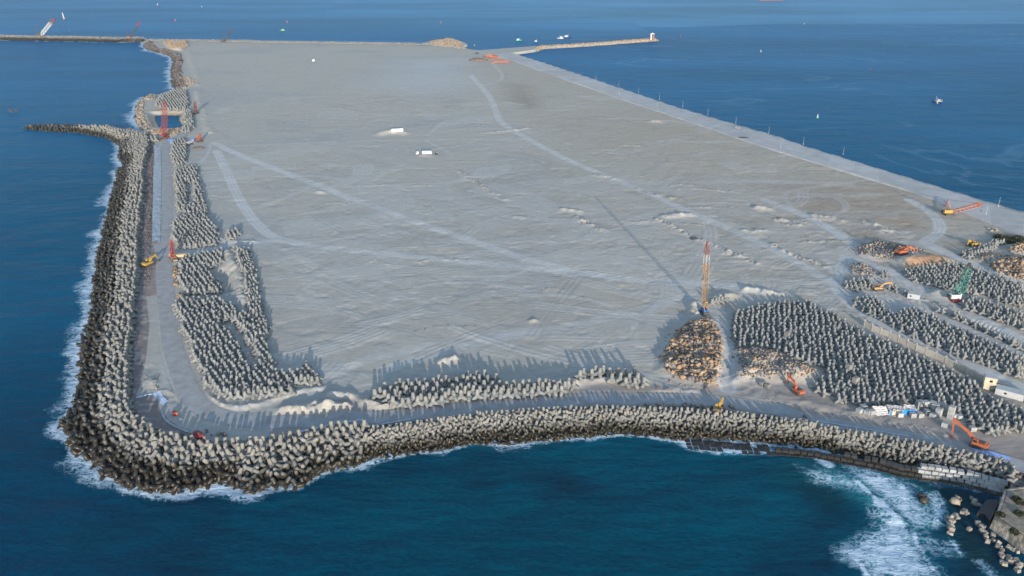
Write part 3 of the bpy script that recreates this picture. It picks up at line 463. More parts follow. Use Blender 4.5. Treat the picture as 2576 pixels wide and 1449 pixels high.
surf('K', [(900, 400), (1050, 430), (1230, 470), (1500, 560), (1600, 650), (1650, 800), (1840, 880), (1830, 980), (1680, 1000), (1560, 1050), (1480, 960), (1300, 780), (1100, 650), (900, 490)], .70, 6)
surf('K', [(1650, 670), (1760, 670), (1820, 780), (1850, 880), (1830, 970), (1690, 995), (1700, 850)], .82, 3); surf('K', [(600, 330), (700, 350), (800, 410), (760, 440), (640, 380)], .95, 2.5); surf('K', [(420, 400), (700, 430), (900, 560), (760, 640), (560, 560)], .56, 6); surf('K', [(660, 480), (860, 470), (1000, 600), (960, 650), (760, 600), (660, 580)], .72, 5)
surf('K', [(1560, 1050), (1800, 1150), (1900, 1120), (1985, 1240), (1900, 1260), (1750, 1240), (1640, 1240)], .70, 5); surf('K', [(1870, 1115), (1920, 1130), (1985, 1235), (1960, 1240)], .95, 1.0); surf('K', [(2110, 1310), (2180, 1310), (2340, 1449), (2240, 1449)], .78, 3)
surf('I', [(1100, 1060), (1300, 1080), (1500, 1130), (2130, 1170), (2130, 1215), (1600, 1210), (1280, 1170)], .80, 2.5); surf('G', [(1480, 1110), (1680, 1100), (1740, 1200), (1820, 1270), (1560, 1240), (1300, 1220)], 1.0, 3); surf('G', [(800, 1220), (1150, 1250), (1300, 1230), (1150, 1290), (900, 1270)], .85, 2); surf('G', [(40, 560), (200, 460), (240, 760), (120, 700)], .85, 4)
surf('E', [(560, 600), (600, 470), (640, 420), (660, 380), (620, 640)], .85, 3); surf('F', [(180, 1200), (280, 1000), (300, 1449), (160, 1400)], .8, 4)
# colour of the water, sky reflection painted in with distance: deep blue, green over the sandy bay, dark over weed
W = np.empty((N_, 3)); W[:] = (.001, .088, .172)
def wmix(c, f):
    f = np.clip(f, 0, 1)[:, None]; W[:] = W * (1 - f) + np.array(c) * f
n2 = fbm(X / 60, Y / 40, 4, 420)
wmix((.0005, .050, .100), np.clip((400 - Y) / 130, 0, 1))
wmix((.0005, .060, .098), np.clip(1 - np.hypot((X - 30) / 190, (Y - 230) / 95), 0, 1) * 1.6)
wmix((.007, .115, .255), np.clip((Y - 450) / 900, 0, 1)); wmix((.018, .15, .31), np.clip((Y - 1500) / 1800, 0, 1))  # paler farther out, standing in for reflected sky
wmix((.004, .025, .048), np.clip((n2 - .58) * 6, 0, 1) * (Y < 330) * .7)
for k, pl, c, f, w in (('K', [(560, 640), (880, 640), (920, 780), (880, 900), (700, 900), (600, 780)], (.003, .018, .035), .9, 8), ('K', [(700, 480), (950, 500), (1100, 640), (1130, 760), (980, 700), (850, 600)], (.03, .24, .27), .95, 6), ('K', [(250, 1300), (800, 1200), (900, 1500), (100, 1500)], (.003, .016, .04), .7, 14),
                       ('K', [(1200, 480), (1600, 560), (1800, 900), (1600, 1050), (1300, 760)], (.015, .13, .17), .8, 8), ('K', [(1500, 560), (2050, 620), (2300, 760), (2150, 900), (2500, 1449), (2000, 1449), (1850, 1100), (1850, 800)], (.008, .026, .030), .85, 8), ('K', [(500, 330), (900, 440), (700, 640), (300, 500)], (.005, .085, .09), .6, 14)):
    wmix(c, soft(X, Y, PS(k, pl, 0), w) * f)
wmix((.035, .24, .29), np.clip(foam - .2, 0, 1) * 1.1 * ((X > 60) * .5 + .5))
wmix((.012, .12, .22), inside(X, Y, POND) * .9)
# calmer water beyond the wind line, its paler sheen painted into the colour
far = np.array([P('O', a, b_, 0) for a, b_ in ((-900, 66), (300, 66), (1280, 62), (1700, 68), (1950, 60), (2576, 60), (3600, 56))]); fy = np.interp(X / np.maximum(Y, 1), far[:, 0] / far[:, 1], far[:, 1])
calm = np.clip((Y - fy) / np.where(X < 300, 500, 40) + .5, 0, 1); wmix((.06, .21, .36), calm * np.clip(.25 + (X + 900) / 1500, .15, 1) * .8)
FM = np.zeros((N_, 3)); FM[:, 0] = foam; FM[:, 1] = calm * .12; FM[:, 2] = (X > 60) * (Y > 450) * np.clip(fbm(X / 160, Y / 160, 2, 460) * 4 - 1.6, 0, 1)
me = mesh_from('sea', np.stack([X, Y, np.zeros(N_) + soft(X, Y, PS('K', [(900, 500), (1000, 540), (1090, 640), (1170, 740), (1330, 880), (1300, 900), (1120, 800), (1010, 690)], 0), 5) * 1.3], 1), grid_faces(800, 900), M['sea'], True)
set_col(me, 'Water', W); set_col(me, 'Foam', FM); tag(obj('sea', me), kind='structure')
def ribbon(name, pts, w, z, m, nl=6):
    q = np.asarray(pts); t = np.gradient(q[:, :2], axis=0); t /= np.linalg.norm(t, axis=1)[:, None] + 1e-9; nn = np.stack([-t[:, 1], t[:, 0]], 1)
    V = []
    for j in np.linspace(-.5, .5, nl): V.append(np.c_[q[:, :2] + nn * w * j, np.full(len(q), z)])
    V = np.stack(V, 1).reshape(-1, 3); return mesh_from(name, V, grid_faces(len(q), nl)[:, ::-1], m)
tag(obj('road', ribbon('road', resample(ROAD, 4), 9.0, 4.0, M['road'])), kind='structure')
# quay apron: slab with a toothed sea edge, fenders set in the notches
def build_quay():
    a, bq = resample(QOUT, 3.0), resample(QIN, 3.0); n = max(len(a), len(bq))
    a = np.stack([np.interp(np.linspace(0, 1, n), np.linspace(0, 1, len(a)), a[:, i]) for i in range(3)], 1); bq = np.stack([np.interp(np.linspace(0, 1, n), np.linspace(0, 1, len(bq)), bq[:, i]) for i in range(3)], 1)
    dirn = a - bq; dirn /= np.linalg.norm(dirn, axis=1)[:, None]
    k = np.arange(n) % 9; off = np.where(k < 4, 1.6, 0.0); a = a + dirn * off[:, None]; a[:, 2] = bq[:, 2] = 4.3
    V, Fq = [], []
    rows = [bq - [0, 0, .9], bq, bq * .9 + a * .1, (a * 9 + bq) / 10, a + [0, 0, .0], a - [0, 0, 1.0], a - dirn * .0 - [0, 0, 7.5]]
    V = np.stack(rows, 1).reshape(-1, 3); me = mesh_from('quay', V, grid_faces(n, len(rows)), M['quay'])
    uv = me.uv_layers.new(name='UVMap'); li = np.empty(len(me.loops), np.int32); me.loops.foreach_get('vertex_index', li); s = (li // len(rows)) * 3.0
    uv.data.foreach_set('uv', np.stack([s, li % len(rows)], 1).astype(np.float32).ravel()); return me
tag(obj('quay', build_quay()), kind='structure')
# ------------------------------------------------------------------ mesh builder
class MB:
    def __init__(s): s.v, s.f, s.mi = [], [], []
    def add(s, V, Fc, mi=0):
        o = len(s.v); s.v += [tuple(p) for p in V]; s.f += [tuple(i + o for i in f) for f in Fc]; s.mi += [mi] * len(Fc); return s
    def box(s, c, d, R=None, mi=0, top=1.0, ty=None):
        """box centred at c with size d; its top may be narrower"""
        ty = top if ty is None else ty
        V = [Vector((x * d[0] / 2 * (top if z > 0 else 1), y * d[1] / 2 * (ty if z > 0 else 1), z * d[2] / 2)) for z in (-1, 1) for x, y in ((-1, -1), (1, -1), (1, 1), (-1, 1))]
        if R is not None: V = [R @ p for p in V]
        V = [p + Vector(c) for p in V]
        return s.add(V, [(3, 2, 1, 0), (4, 5, 6, 7), (0, 1, 5, 4), (1, 2, 6, 5), (2, 3, 7, 6), (3, 0, 4, 7)], mi)
    def beam(s, a, b, w, h=None, mi=0, w2=None, h2=None):
        a, b = Vector(a), Vector(b); h = h or w; w2 = w2 or w; h2 = h2 or (h if w2 == w else w2); d = (b - a).normalized()
        u = d.cross(Vector((0, 0, 1))); u = Vector((1, 0, 0)) if u.length < 1e-3 else u.normalized(); n = u.cross(d)
        V = [a + u * x * w / 2 + n * y * h / 2 for x, y in ((-1, -1), (1, -1), (1, 1), (-1, 1))] + [b + u * x * w2 / 2 + n * y * h2 / 2 for x, y in ((-1, -1), (1, -1), (1, 1), (-1, 1))]
        return s.add(V, [(3, 2, 1, 0), (4, 5, 6, 7), (0, 1, 5, 4), (1, 2, 6, 5), (2, 3, 7, 6), (3, 0, 4, 7)], mi)
    def cyl(s, a, b, r, r2=None, n=10, mi=0):
        a, b = Vector(a), Vector(b); r2 = r if r2 is None else r2; d = (b - a).normalized(); u = d.orthogonal().normalized(); w = d.cross(u)
        V = [a + (u * math.cos(t) + w * math.sin(t)) * r for t in (2 * math.pi * i / n for i in range(n))] + [b + (u * math.cos(t) + w * math.sin(t)) * r2 for t in (2 * math.pi * i / n for i in range(n))]
        return s.add(V, [(i, (i + 1) % n, n + (i + 1) % n, n + i) for i in range(n)] + [tuple(range(n - 1, -1, -1)), tuple(range(n, 2 * n))], mi)
    def prism(s, poly, z0, z1, k=1.0, mi=0):
        n = len(poly); cx = sum(p[0] for p in poly) / n; cy = sum(p[1] for p in poly) / n
        V = [(p[0], p[1], z0) for p in poly] + [(cx + (p[0] - cx) * k, cy + (p[1] - cy) * k, z1) for p in poly]
        return s.add(V, [(i, (i + 1) % n, n + (i + 1) % n, n + i) for i in range(n)] + [tuple(range(n - 1, -1, -1)), tuple(range(n, 2 * n))], mi)
    def side(s, prof, y0, y1, mi=0):
        """profile in x,z extruded along y"""
        n = len(prof); V = [(x, y0, z) for x, z in prof] + [(x, y1, z) for x, z in prof]
        return s.add(V, [(i, (i + 1) % n, n + (i + 1) % n, n + i)[::-1] for i in range(n)] + [tuple(range(n)), tuple(range(2 * n - 1, n - 1, -1))], mi)
    def build(s, name, mats, parent=None):
        me = bpy.data.meshes.new(name); me.from_pydata(s.v, [], s.f)
        for m_ in (mats if isinstance(mats, (list, tuple)) else [mats]): me.materials.append(m_)
        me.polygons.foreach_set('material_index', s.mi); me.update(); bm_fix(me); return obj(name, me, parent)
def bm_fix(me):
    import bmesh
    bm = bmesh.new(); bm.from_mesh(me); bmesh.ops.recalc_face_normals(bm, faces=bm.faces); bm.to_mesh(me); bm.free()
# ------------------------------------------------------------------ tetrapods
TD = [np.array(v, float) for v in ((0, 0, 1), (.9428, 0, -.3333), (-.4714, .8165, -.3333), (-.4714, -.8165, -.3333))]
def tetra_arrays(Ht, n=9):
    Ln = Ht * .68; r0, r1 = Ht * .22, Ht * .148; V, Fq = [], []
    for d in TD:
        u = np.cross(d, [.3, .5, .81]); u /= np.linalg.norm(u); w = np.cross(d, u); b = len(V)
        for dist, r in ((Ht * .02, r0 * 1.03), (Ln * .42, r0 * .97), (Ln * .985, r1), (Ln, r1 * .9)):
            for i in range(n):
                t = 2 * math.pi * i / n; V.append(d * dist + (u * math.cos(t) + w * math.sin(t)) * r)
        for k in range(3):
            for i in range(n): Fq.append([b + k * n + i, b + k * n + (i + 1) % n, b + (k + 1) * n + (i + 1) % n, b + (k + 1) * n + i])
        V.append(d * Ln); c = len(V) - 1
        for i in range(n): Fq.append([b + 3 * n + i, b + 3 * n + (i + 1) % n, c, c])
    return np.array(V), np.array(Fq)
TV, TF = tetra_arrays(1.0)
UP = np.eye(3)
def rot_rand(rng):
    q = rng.normal(size=4); q /= np.linalg.norm(q); a, b, c, d = q
    return np.array([[1 - 2 * (c * c + d * d), 2 * (b * c - a * d), 2 * (b * d + a * c)], [2 * (b * c + a * d), 1 - 2 * (b * b + d * d), 2 * (c * d - a * b)], [2 * (b * d - a * c), 2 * (c * d + a * b), 1 - 2 * (b * b + c * c)]])
def rz3(a): return np.array([[math.cos(a), -math.sin(a), 0], [math.sin(a), math.cos(a), 0], [0, 0, 1]])
def tilt(a, b):
    return np.array(Euler((a, b, 0)).to_matrix())
def hexfill(poly, sp, jit, rng, along=0.0, row=None):
    """staggered rows, turned to run along a direction"""
    q = xy(poly); row = row or sp * .866; c, s = math.cos(along), math.sin(along); R = np.array([[c, s], [-s, c]]); p = q @ R.T
    u0, v0 = p.min(0); u1, v1 = p.max(0); out = []
    j = 0; v = v0
    while v < v1:
        k = np.arange(u0 + (sp / 2 if j % 2 else 0), u1, sp); out.append(np.c_[k, np.full(len(k), v)]); v += row; j += 1
    out = np.vstack(out) + rng.normal(0, jit, (sum(map(len, out)), 2)); out = out @ R
    return out[inside(out[:, 0], out[:, 1], poly)]
TETS = []   # (x, y, rotation, size, zone, row)
def put(pts, Ht, zone, mode, rng, yaw=None):
    for x, y in pts:
        if mode == 'up': R = rz3((yaw if yaw is not None else 0) + rng.normal(0, .55) + (rng.integers(3) * 2.094)) @ tilt(rng.normal(0, .1), rng.normal(0, .1))
        elif mode == 'tilt': R = rz3(rng.uniform(0, 6.28)) @ tilt(rng.normal(0, .32), rng.normal(0, .32))
        else: R = rot_rand(rng)
        TETS.append([x, y, R, Ht * rng.uniform(.94, 1.05), zone, mode])
rg = np.random.default_rng(11)
# sea wall: big units on the left wall and round the corner, smaller ones along the bay
cut = P('H', 640, 1000)[0]
def bandfill(poly, sp, jit, big):
    p = hexfill(poly, sp, jit, rg)
    return p[(p[:, 0] < cut) if big else (p[:, 0] >= cut)]
def steps(polyA, big, Ht, sp, rows):
    pass
OUTER = smooth(resample(WL, 3.0), 1); BIGB = WL + CL[::-1]
def wall_rows(Ht, sp, nrow, big):
    """rows of units from the crest down to below the water, spaced along the wall"""
    c = resample(smooth(CL, 1), 1.0); w_ = np.array([np.asarray(p)[:2] for p in WL])
    wl = resample(WL, 1.0)[:, :2]; prev = None
    # pair crest and waterline by relative length within each half so rows stay parallel
    kc = int(np.argmin(np.hypot(*(c[:, :2] - np.array(P('G', 1050, 745))[:2]).T))); kw = int(np.argmin(np.hypot(*(wl - np.array(P('G', 660, 1140, 0))[:2]).T)))
    for r in range(nrow):
        f = (r - .35) / (nrow - 1.0)
        for half in (0, 1):
            cc, ww = (c[:kc + 1, :2], wl[:kw + 1]) if half == 0 else (c[kc:, :2], wl[kw:])
            n = 400; tt = np.linspace(0, 1, n)
            A = np.stack([np.interp(tt, np.linspace(0, 1, len(cc)), cc[:, i]) for i in (0, 1)], 1); B = np.stack([np.interp(tt, np.linspace(0, 1, len(ww)), ww[:, i]) for i in (0, 1)], 1)
            line = A + (B - A) * f; q = resample(np.c_[line, np.zeros(n)], sp)[:, :2]
            for i, (x, y) in enumerate(q):
                if (x < cut) != big: continue
                if f > .95 and x > P('I', 1280, 1080, 0)[0]: continue
                x += (sp / 2 if r % 2 else 0) * 0 + rg.normal(0, sp * .16); y += rg.normal(0, sp * .16)
                mode = 'up' if r <= 0 else ('tilt' if r == 1 or rg.random() < 1.15 - .95 * f else 'rand')
                m = TETS; put([(x, y)], Ht, ('crest' if r <= 0 else 'upper' if f < (.38 if big else .55) else 'slope' if f < .75 else 'waterline'), mode, rg, rg.uniform(0, 2))
wall_rows(4.2, 3.1, 8, True); wall_rows(3.0, 2.15, 8, False)
for px_, py_ in hexfill(PS('G', [(80, 560), (200, 500), (330, 860), (480, 1000), (660, 1120), (600, 1150), (440, 1010), (280, 900), (150, 720)], 0), 3.6, .9, rg): put([(px_, py_)], 4.4, 'waterline', 'rand', rg)
put(hexfill(PS('A', [(240, 1190), (250, 1165), (500, 1155), (760, 1165), (900, 1175), (1050, 1190), (1150, 1212), (1320, 1290), (1400, 1330), (1380, 1450), (1150, 1449), (1120, 1350), (980, 1275), (850, 1250), (700, 1222), (400, 1210)], 2), 3.3, .6, rg), 4.2, 'spur', 'tilt', rg)
YARD = [('A', [(1450, 1000), (1500, 905), (1640, 855), (1740, 858), (1765, 990), (1720, 1035), (1560, 1035)], 4.0, 3.5, .3, 0, 'yard by the pond'), ('A', [(1720, 1030), (1790, 1060), (1815, 1200), (1770, 1240), (1690, 1250), (1730, 1180), (1715, 1110)], 4.0, 3.5, .5, .2, 'yard by the pond'),
 ('A', [(1415, 1290), (1450, 1290), (1470, 1330), (1420, 1335)], 4.0, 3.4, .4, 0, 'yard by the pond'),
 ('E', [(1140, 180), (1250, 130), (1290, 220), (1280, 270), (1260, 370), (1180, 400), (1140, 320), (1140, 230)], 4.1, 3.2, .4, 0, 'left yard'), ('E', [(1160, 440), (1300, 395), (1370, 405), (1390, 520), (1340, 560), (1270, 540), (1285, 740), (1250, 760), (1450, 765), (1470, 830), (1290, 862), (1190, 800), (1170, 560)], 4.2, 3.4, .42, 0, 'left yard'), ('E', [(1340, 550), (1390, 520), (1430, 690), (1440, 740), (1345, 740)], 4.2, 3.4, .42, 0, 'left yard'),
 ('E', [(1170, 885), (1460, 850), (1475, 910), (1570, 1010), (1575, 1130), (1200, 1172), (1140, 1090), (1150, 980)], 4.3, 3.4, .4, .1, 'left yard'), ('E', [(1645, 1020), (1760, 1000), (1765, 1060), (1660, 1090)], 4.2, 3.3, .3, 0, 'left yard'),
 ('F', [(1250, 105), (1400, 55), (1610, 20), (1625, 120), (1500, 180), (1490, 240), (1600, 300), (1605, 430), (1300, 440), (1205, 300), (1215, 180)], 4.3, 3.4, .42, .1, 'left yard'), ('F', [(1725, 0), (1830, 0), (1905, 150), (1940, 350), (1985, 580), (2030, 720), (2030, 850), (1960, 860), (1880, 680), (1845, 520), (1830, 300), (1760, 100)], 4.3, 3.4, .42, -.5, 'left yard'), ('E', [(1710, 1150), (1860, 1190), (1850, 1220), (1720, 1200)], 4.2, 3.3, .4, 0, 'left yard'),
 ('F', [(1200, 475), (1600, 470), (1760, 580), (1860, 640), (1960, 860), (2030, 860), (2020, 985), (2140, 1150), (2280, 1170), (2400, 1105), (2530, 1170), (2560, 1250), (2280, 1305), (2270, 1390), (2000, 1400), (1800, 1425), (1600, 1385), (1450, 1290), (1385, 1150), (1320, 950), (1225, 750), (1150, 570)], 4.4, 3.45, .42, .12, 'left yard'),
 ('H', [(665, 705), (760, 625), (870, 580), (960, 560), (1300, 535), (1380, 515), (1650, 495), (1730, 500), (1950, 565), (1780, 570), (1450, 590), (1280, 640), (1070, 690), (840, 735)], 4.3, 3.6, .3, 0, 'roadside row'), ('H', [(835, 800), (880, 750), (1070, 712), (1290, 662), (1450, 622), (1800, 606), (2000, 596), (2571, 580), (2571, 640), (2200, 665), (1800, 705), (1500, 705), (1300, 765), (870, 808)], 4.3, 3.3, .25, .1, 'roadside row'),
 ('I', [(0, 590), (230, 580), (245, 612), (0, 640)], 4.3, 3.3, .2, 0, 'roadside row'), ('I', [(195, 500), (300, 480), (380, 460), (470, 440), (560, 465), (730, 475), (880, 495), (870, 525), (560, 505), (420, 500), (250, 525)], 4.3, 3.7, .3, 0, 'roadside row'), ('I', [(515, 560), (520, 535), (860, 535), (945, 600), (900, 615), (700, 585)], 4.3, 3.6, .3, 0, 'roadside row'),
 ('O', [(1838, 815), (1850, 792), (1905, 772), (1960, 765), (2040, 768), (2085, 790), (2160, 835), (2290, 893), (2440, 965), (2500, 1010), (2600, 1050), (2600, 1095), (2500, 1098), (2440, 1078), (2400, 1030), (2300, 1015), (2180, 1020), (2130, 1022), (2090, 1008), (2040, 990), (2070, 955), (2085, 930), (1990, 908), (1950, 888), (1900, 882), (1860, 882), (1842, 850)], 3.95, 3.2, .42, .15, 'right yard'),
 ('L', [(965, 965), (1100, 912), (1230, 960), (1270, 1045), (1340, 1095), (1460, 1030), (1640, 1060), (1900, 1200), (2200, 1325), (2571, 1500), (2571, 1690), (2200, 1560), (1850, 1425), (1700, 1370), (1500, 1280), (1300, 1170), (1180, 1105), (1000, 1020)], 3.9, 3.2, .42, .3, 'right yard'),
 ('L', [(1760, 1035), (1970, 1080), (2150, 1150), (2300, 1225), (2490, 1310), (2571, 1350), (2571, 1430), (2400, 1340), (2250, 1270), (2080, 1170), (1780, 1075)], 3.6, 4.0, .5, .3, 'right yard'), ('L', [(1960, 965), (2080, 930), (2300, 1000), (2571, 1090), (2571, 1225), (2330, 1135), (2050, 1050)], 3.9, 3.3, .42, .3, 'right yard'),
 ('L', [(1400, 675), (1700, 640), (1960, 620), (2080, 645), (2300, 725), (2571, 835), (2571, 1020), (2340, 950), (2200, 905), (2050, 880), (1600, 790), (1480, 735)], 3.9, 3.3, .42, .3, 'right yard'), ('L', [(880, 800), (1000, 750), (1150, 745), (1135, 840), (990, 860), (900, 820)], 3.7, 3.2, .3, .2, 'right yard'), ('L', [(1160, 685), (1300, 702), (1315, 735), (1225, 728)], 3.7, 3.2, .3, .2, 'right yard'),
 ('L', [(1250, 805), (1340, 815), (1480, 890), (1450, 925), (1300, 860)], 3.7, 4.5, .5, .2, 'right yard'), ('L', [(1955, 530), (2050, 475), (2365, 385), (2390, 420), (2250, 478), (2110, 510), (2090, 570)], 3.9, 3.3, .3, .5, 'right yard'), ('L', [(400, 860), (480, 850), (550, 830), (530, 860)], 3.9, 4, .4, .2, 'right yard'),
 ('c1', [(590, 1170), (700, 1120), (850, 1090), (850, 1165), (600, 1210)], 3.6, 3.8, .3, 0, 'crane berm')]
for k, pl, Ht, sp, jit, al, zn in YARD:
    GAP = PS('F', [(1650, 700), (1720, 770), (1760, 850), (1850, 960), (1910, 1070)])
    sp *= (.9 if zn in ('right yard', 'left yard') else 1)
    pp_ = hexfill(PS(k, pl), sp, jit * .9, rg, al, sp * (1.05 if zn == 'right yard' else .95)); pp_ = pp_[dline(pp_[:, 0].copy(), pp_[:, 1].copy(), GAP, 10) > 2.6] if len(pp_) else pp_
    if zn != 'crane berm': put(pp_, Ht * (.82 if zn == 'right yard' else .86 if zn == 'left yard' else 1), zn, 'up', rg, .5)
    if False: put(hexfill(PS(k, pl), sp, jit, rg, al, sp * (1.05 if zn == 'right yard' else .95)), Ht, zn, 'up', rg, .5)
put([P('c1', x, y)[:2] for x, y in ((625, 1200), (690, 1170), (745, 1165), (800, 1150), (850, 1115), (655, 1150))], 3.7, 'crane berm', 'up', rg, .5)
# far sea wall, two rows behind the graded fill, and both sides of the far breakwater
for off in (1.0, 5.0, 9.0):
    q = resample([p + np.array([0, off, 0]) for p in FAR], 4.2)[:, :2]; put(q + rg.normal(0, .4, q.shape), 4.6, 'far wall', 'up', rg)
for off, md in ((2, 'rand'), (6, 'rand'), (10, 'tilt'), (22, 'up'), (27, 'tilt')):
    q = resample([p + np.array([0, off, 0]) for p in FARL], 3.8)[:, :2]; q = q[np.abs(q[:, 0]) < q[:, 1] * .68]; put(q + rg.normal(0, .5, q.shape), 4.4, 'waterline' if off < 12 else 'far wall', md, rg)
T = TETS; tx = np.array([t[0] for t in T]); ty = np.array([t[1] for t in T]); tz = terrain(tx, ty); keepT = []
for i, t in enumerate(T):
    V = TV @ t[2].T * t[3]; zmin = V[:, 2].min(); base = tz[i]
    if base < -1.9: base = -1.9
    z = base - zmin - (.15 if t[5] == 'up' else .45); p = (t[0], t[1], z + .0); u, v = pix(p)
    if -40 < u < 2616 and -40 < v < 1490: keepT.append((i, p, t[3] / depth(p), u, v))
keepT.sort(key=lambda a: -a[2])
# ---- the 300 that show largest are things of their own
LM = [('below the red excavator', P('G', 1390, 700)), ('below the grey stone step', P('H', 590, 930)), ('on the outer left corner', P('G', 350, 700)), ('below the yellow excavator', P('I', 1570, 800)),
      ('above the dark block ledge', P('I', 1900, 900)), ('above the concrete block wall', P('K', 1000, 200)), ('near the block wall end', P('K', 1900, 350)), ('left of the grey step', P('G', 2200, 760)), ('mid bay front', P('H', 1700, 850)), ('above the left corner', P('G', 690, 100)),
      ('beside the bare left bank', P('F', 740, 700)), ('left of the yellow excavator', P('I', 900, 810)), ('below the long orange excavator', P('K', 2150, 300)), ('in front of the striped shelters', P('J', 1200, 740)), ('facing the road bend', P('G', 1700, 1350 - 970)), ('beside the pale rubble heap', P('I', 2400, 620))]
MESH = {}
TM = ['conc', 'conc2', 'conc3']
def tslot(t): return 2 if t[4] not in ('crest', 'upper', 'slope', 'waterline', 'spur') else (1 if t[4] in ('slope', 'waterline') and t[0] < -100 else 0)
def tetra_mesh(i):
    if i not in MESH: MESH[i] = mesh_from('tetrapod', TV, TF, M[TM[i]])
    return MESH[i]
used = {}
for i, p, s_, u, v in keepT[:300]:
    x, y, R, Ht, zone, mode = T[i]
    o = obj('tetrapod', tetra_mesh(tslot(T[i]))); m4 = Matrix(R.tolist()).to_4x4(); o.matrix_world = Matrix.Translation(p) @ m4 @ Matrix.Scale(Ht, 4)
    lm = min(LM, key=lambda l: (l[1][0] - x) ** 2 + (l[1][1] - y) ** 2)[0]
    shade = 'dark brown' if p[2] < 1.6 else 'pale grey' if p[2] > 3.2 else 'brown-stained'
    pose = {'up': 'upright', 'tilt': 'leaning', 'rand': 'tumbled'}[mode]
    row = {'crest': 'in the crest row', 'upper': 'on the upper slope', 'slope': 'on the lower slope', 'waterline': 'at the waterline'}.get(zone, 'in the storage rows')
    tag(o, f'{shade} {pose} tetrapod {row} {lm}', 'tetrapod', 'concrete tetrapods of the sea wall' if zone in ('crest', 'upper', 'slope', 'waterline') else 'tetrapods stored in rows')
rest = keepT[300:]; n = len(TV)
V = np.concatenate([TV @ T[i][2].T * T[i][3] + np.array(p) for i, p, *_ in rest]); Fq = np.concatenate([TF + k * n for k in range(len(rest))])
me = mesh_from('tetrapods', V, Fq, M['conc']); me.materials.append(M['conc2']); me.materials.append(M['conc3']); me.polygons.foreach_set('material_index', np.repeat(np.array([tslot(T[i]) for i, *_ in rest], np.int32), len(TF))); o = obj('tetrapods', me); tag(o, 'grey concrete tetrapods massed along the farther sea walls and in the storage yards', 'tetrapods', kind='stuff')
print('tetrapods', len(T), 'in view', len(keepT))
# ------------------------------------------------------------------ rocks
def ico():
    import bmesh
    bm = bmesh.new(); bmesh.ops.create_icosphere(bm, subdivisions=2, radius=1); V = np.array([v.co[:] for v in bm.verts]); Fq = np.array([[v.index for v in f.verts] for f in bm.faces]); bm.free(); return V, Fq
IV, IF = ico(); RV = []; RF = []
def hull_rock(seed):
    import bmesh
    r = np.random.default_rng(seed); p = r.normal(size=(13, 3)); p /= np.linalg.norm(p, axis=1)[:, None]; p *= r.uniform(.8, 1.05, (13, 1)) * np.array([1.2, .92, .8]) * .6
    bm = bmesh.new()
    for q in p: bm.verts.new(q)
    bmesh.ops.convex_hull(bm, input=bm.verts); bmesh.ops.triangulate(bm, faces=bm.faces); bm.verts.ensure_lookup_table(); bm.verts.index_update(); V = np.array([v.co[:] for v in bm.verts]); Fq = np.array([[v.index for v in f.verts] for f in bm.faces]); bm.free(); return V, Fq
for k in range(8): v_, f_ = hull_rock(60 + k); RV.append(v_); RF.append(f_)
ROCKS = []   # x y size kind heap
def rocks(pts, lo, hi, kinds, heap, rng, sink=.3, lift=0.0):
    for x, y in pts:
        s = lo + (hi - lo) * rng.random() ** 1.6; ROCKS.append([x, y, s, int(rng.choice(kinds)), heap, rng.integers(8), rot_rand(rng), sink, lift])
rk = np.random.default_rng(77)
def heap(nm, sp, lo, hi, kinds, label): rocks(hexfill(HEAP[nm][0], sp, sp * .25, rk), lo, hi, kinds, label, rk)
heap('big', 1.55, 1.1, 3.1, [0, 0, 0, 1, 4, 2], 'the big tan rubble heap beside the sand'); heap('fine', 1.35, .9, 1.9, [1, 1, 0, 2, 2], 'the pale rubble heap by the orange excavator'); heap('pit', 1.9, 1.2, 2.2, [1, 1, 2], 'the far rubble pit'); heap('mound6', 1.8, 1.0, 2.0, [2, 1], 'the grey mound')
heap('east', 2.0, 1.4, 3.0, [0, 0, 4, 1], 'the brown heap'); heap('east2', 1.9, 1.2, 2.4, [1, 0], 'the brown heap'); heap('ridge', 2.0, 1.0, 2.2, [4, 0, 2], 'the brown heap'); heap('nw', 3.2, 1.8, 3.6, [0, 1], 'far heap'); heap('mid', 3.0, 1.2, 2.4, [1, 0], 'far heap')
heap('pondS', 1.9, 1.4, 2.8, [0, 1, 1], 'pond edge'); heap('pondE', 1.9, 1.2, 2.4, [1], 'pond edge'); heap('bankW', 2.4, 1.8, 3.4, [1, 1, 2], 'pond edge'); heap('bankN', 2.3, 1.8, 3.4, [1, 1, 2], 'pond edge')
heap('roadside', 1.6, 1.2, 2.6, [0, 1, 4], 'the roadside heap on the left'); heap('roadside2', 1.6, 1.2, 2.4, [0, 0], 'the roadside heap on the left'); heap('road3', 1.8, .8, 2.0, [1, 2], 'the roadside heap on the left'); heap('mound', 4.2, 2.2, 4.5, [1, 1, 0], 'far mound')
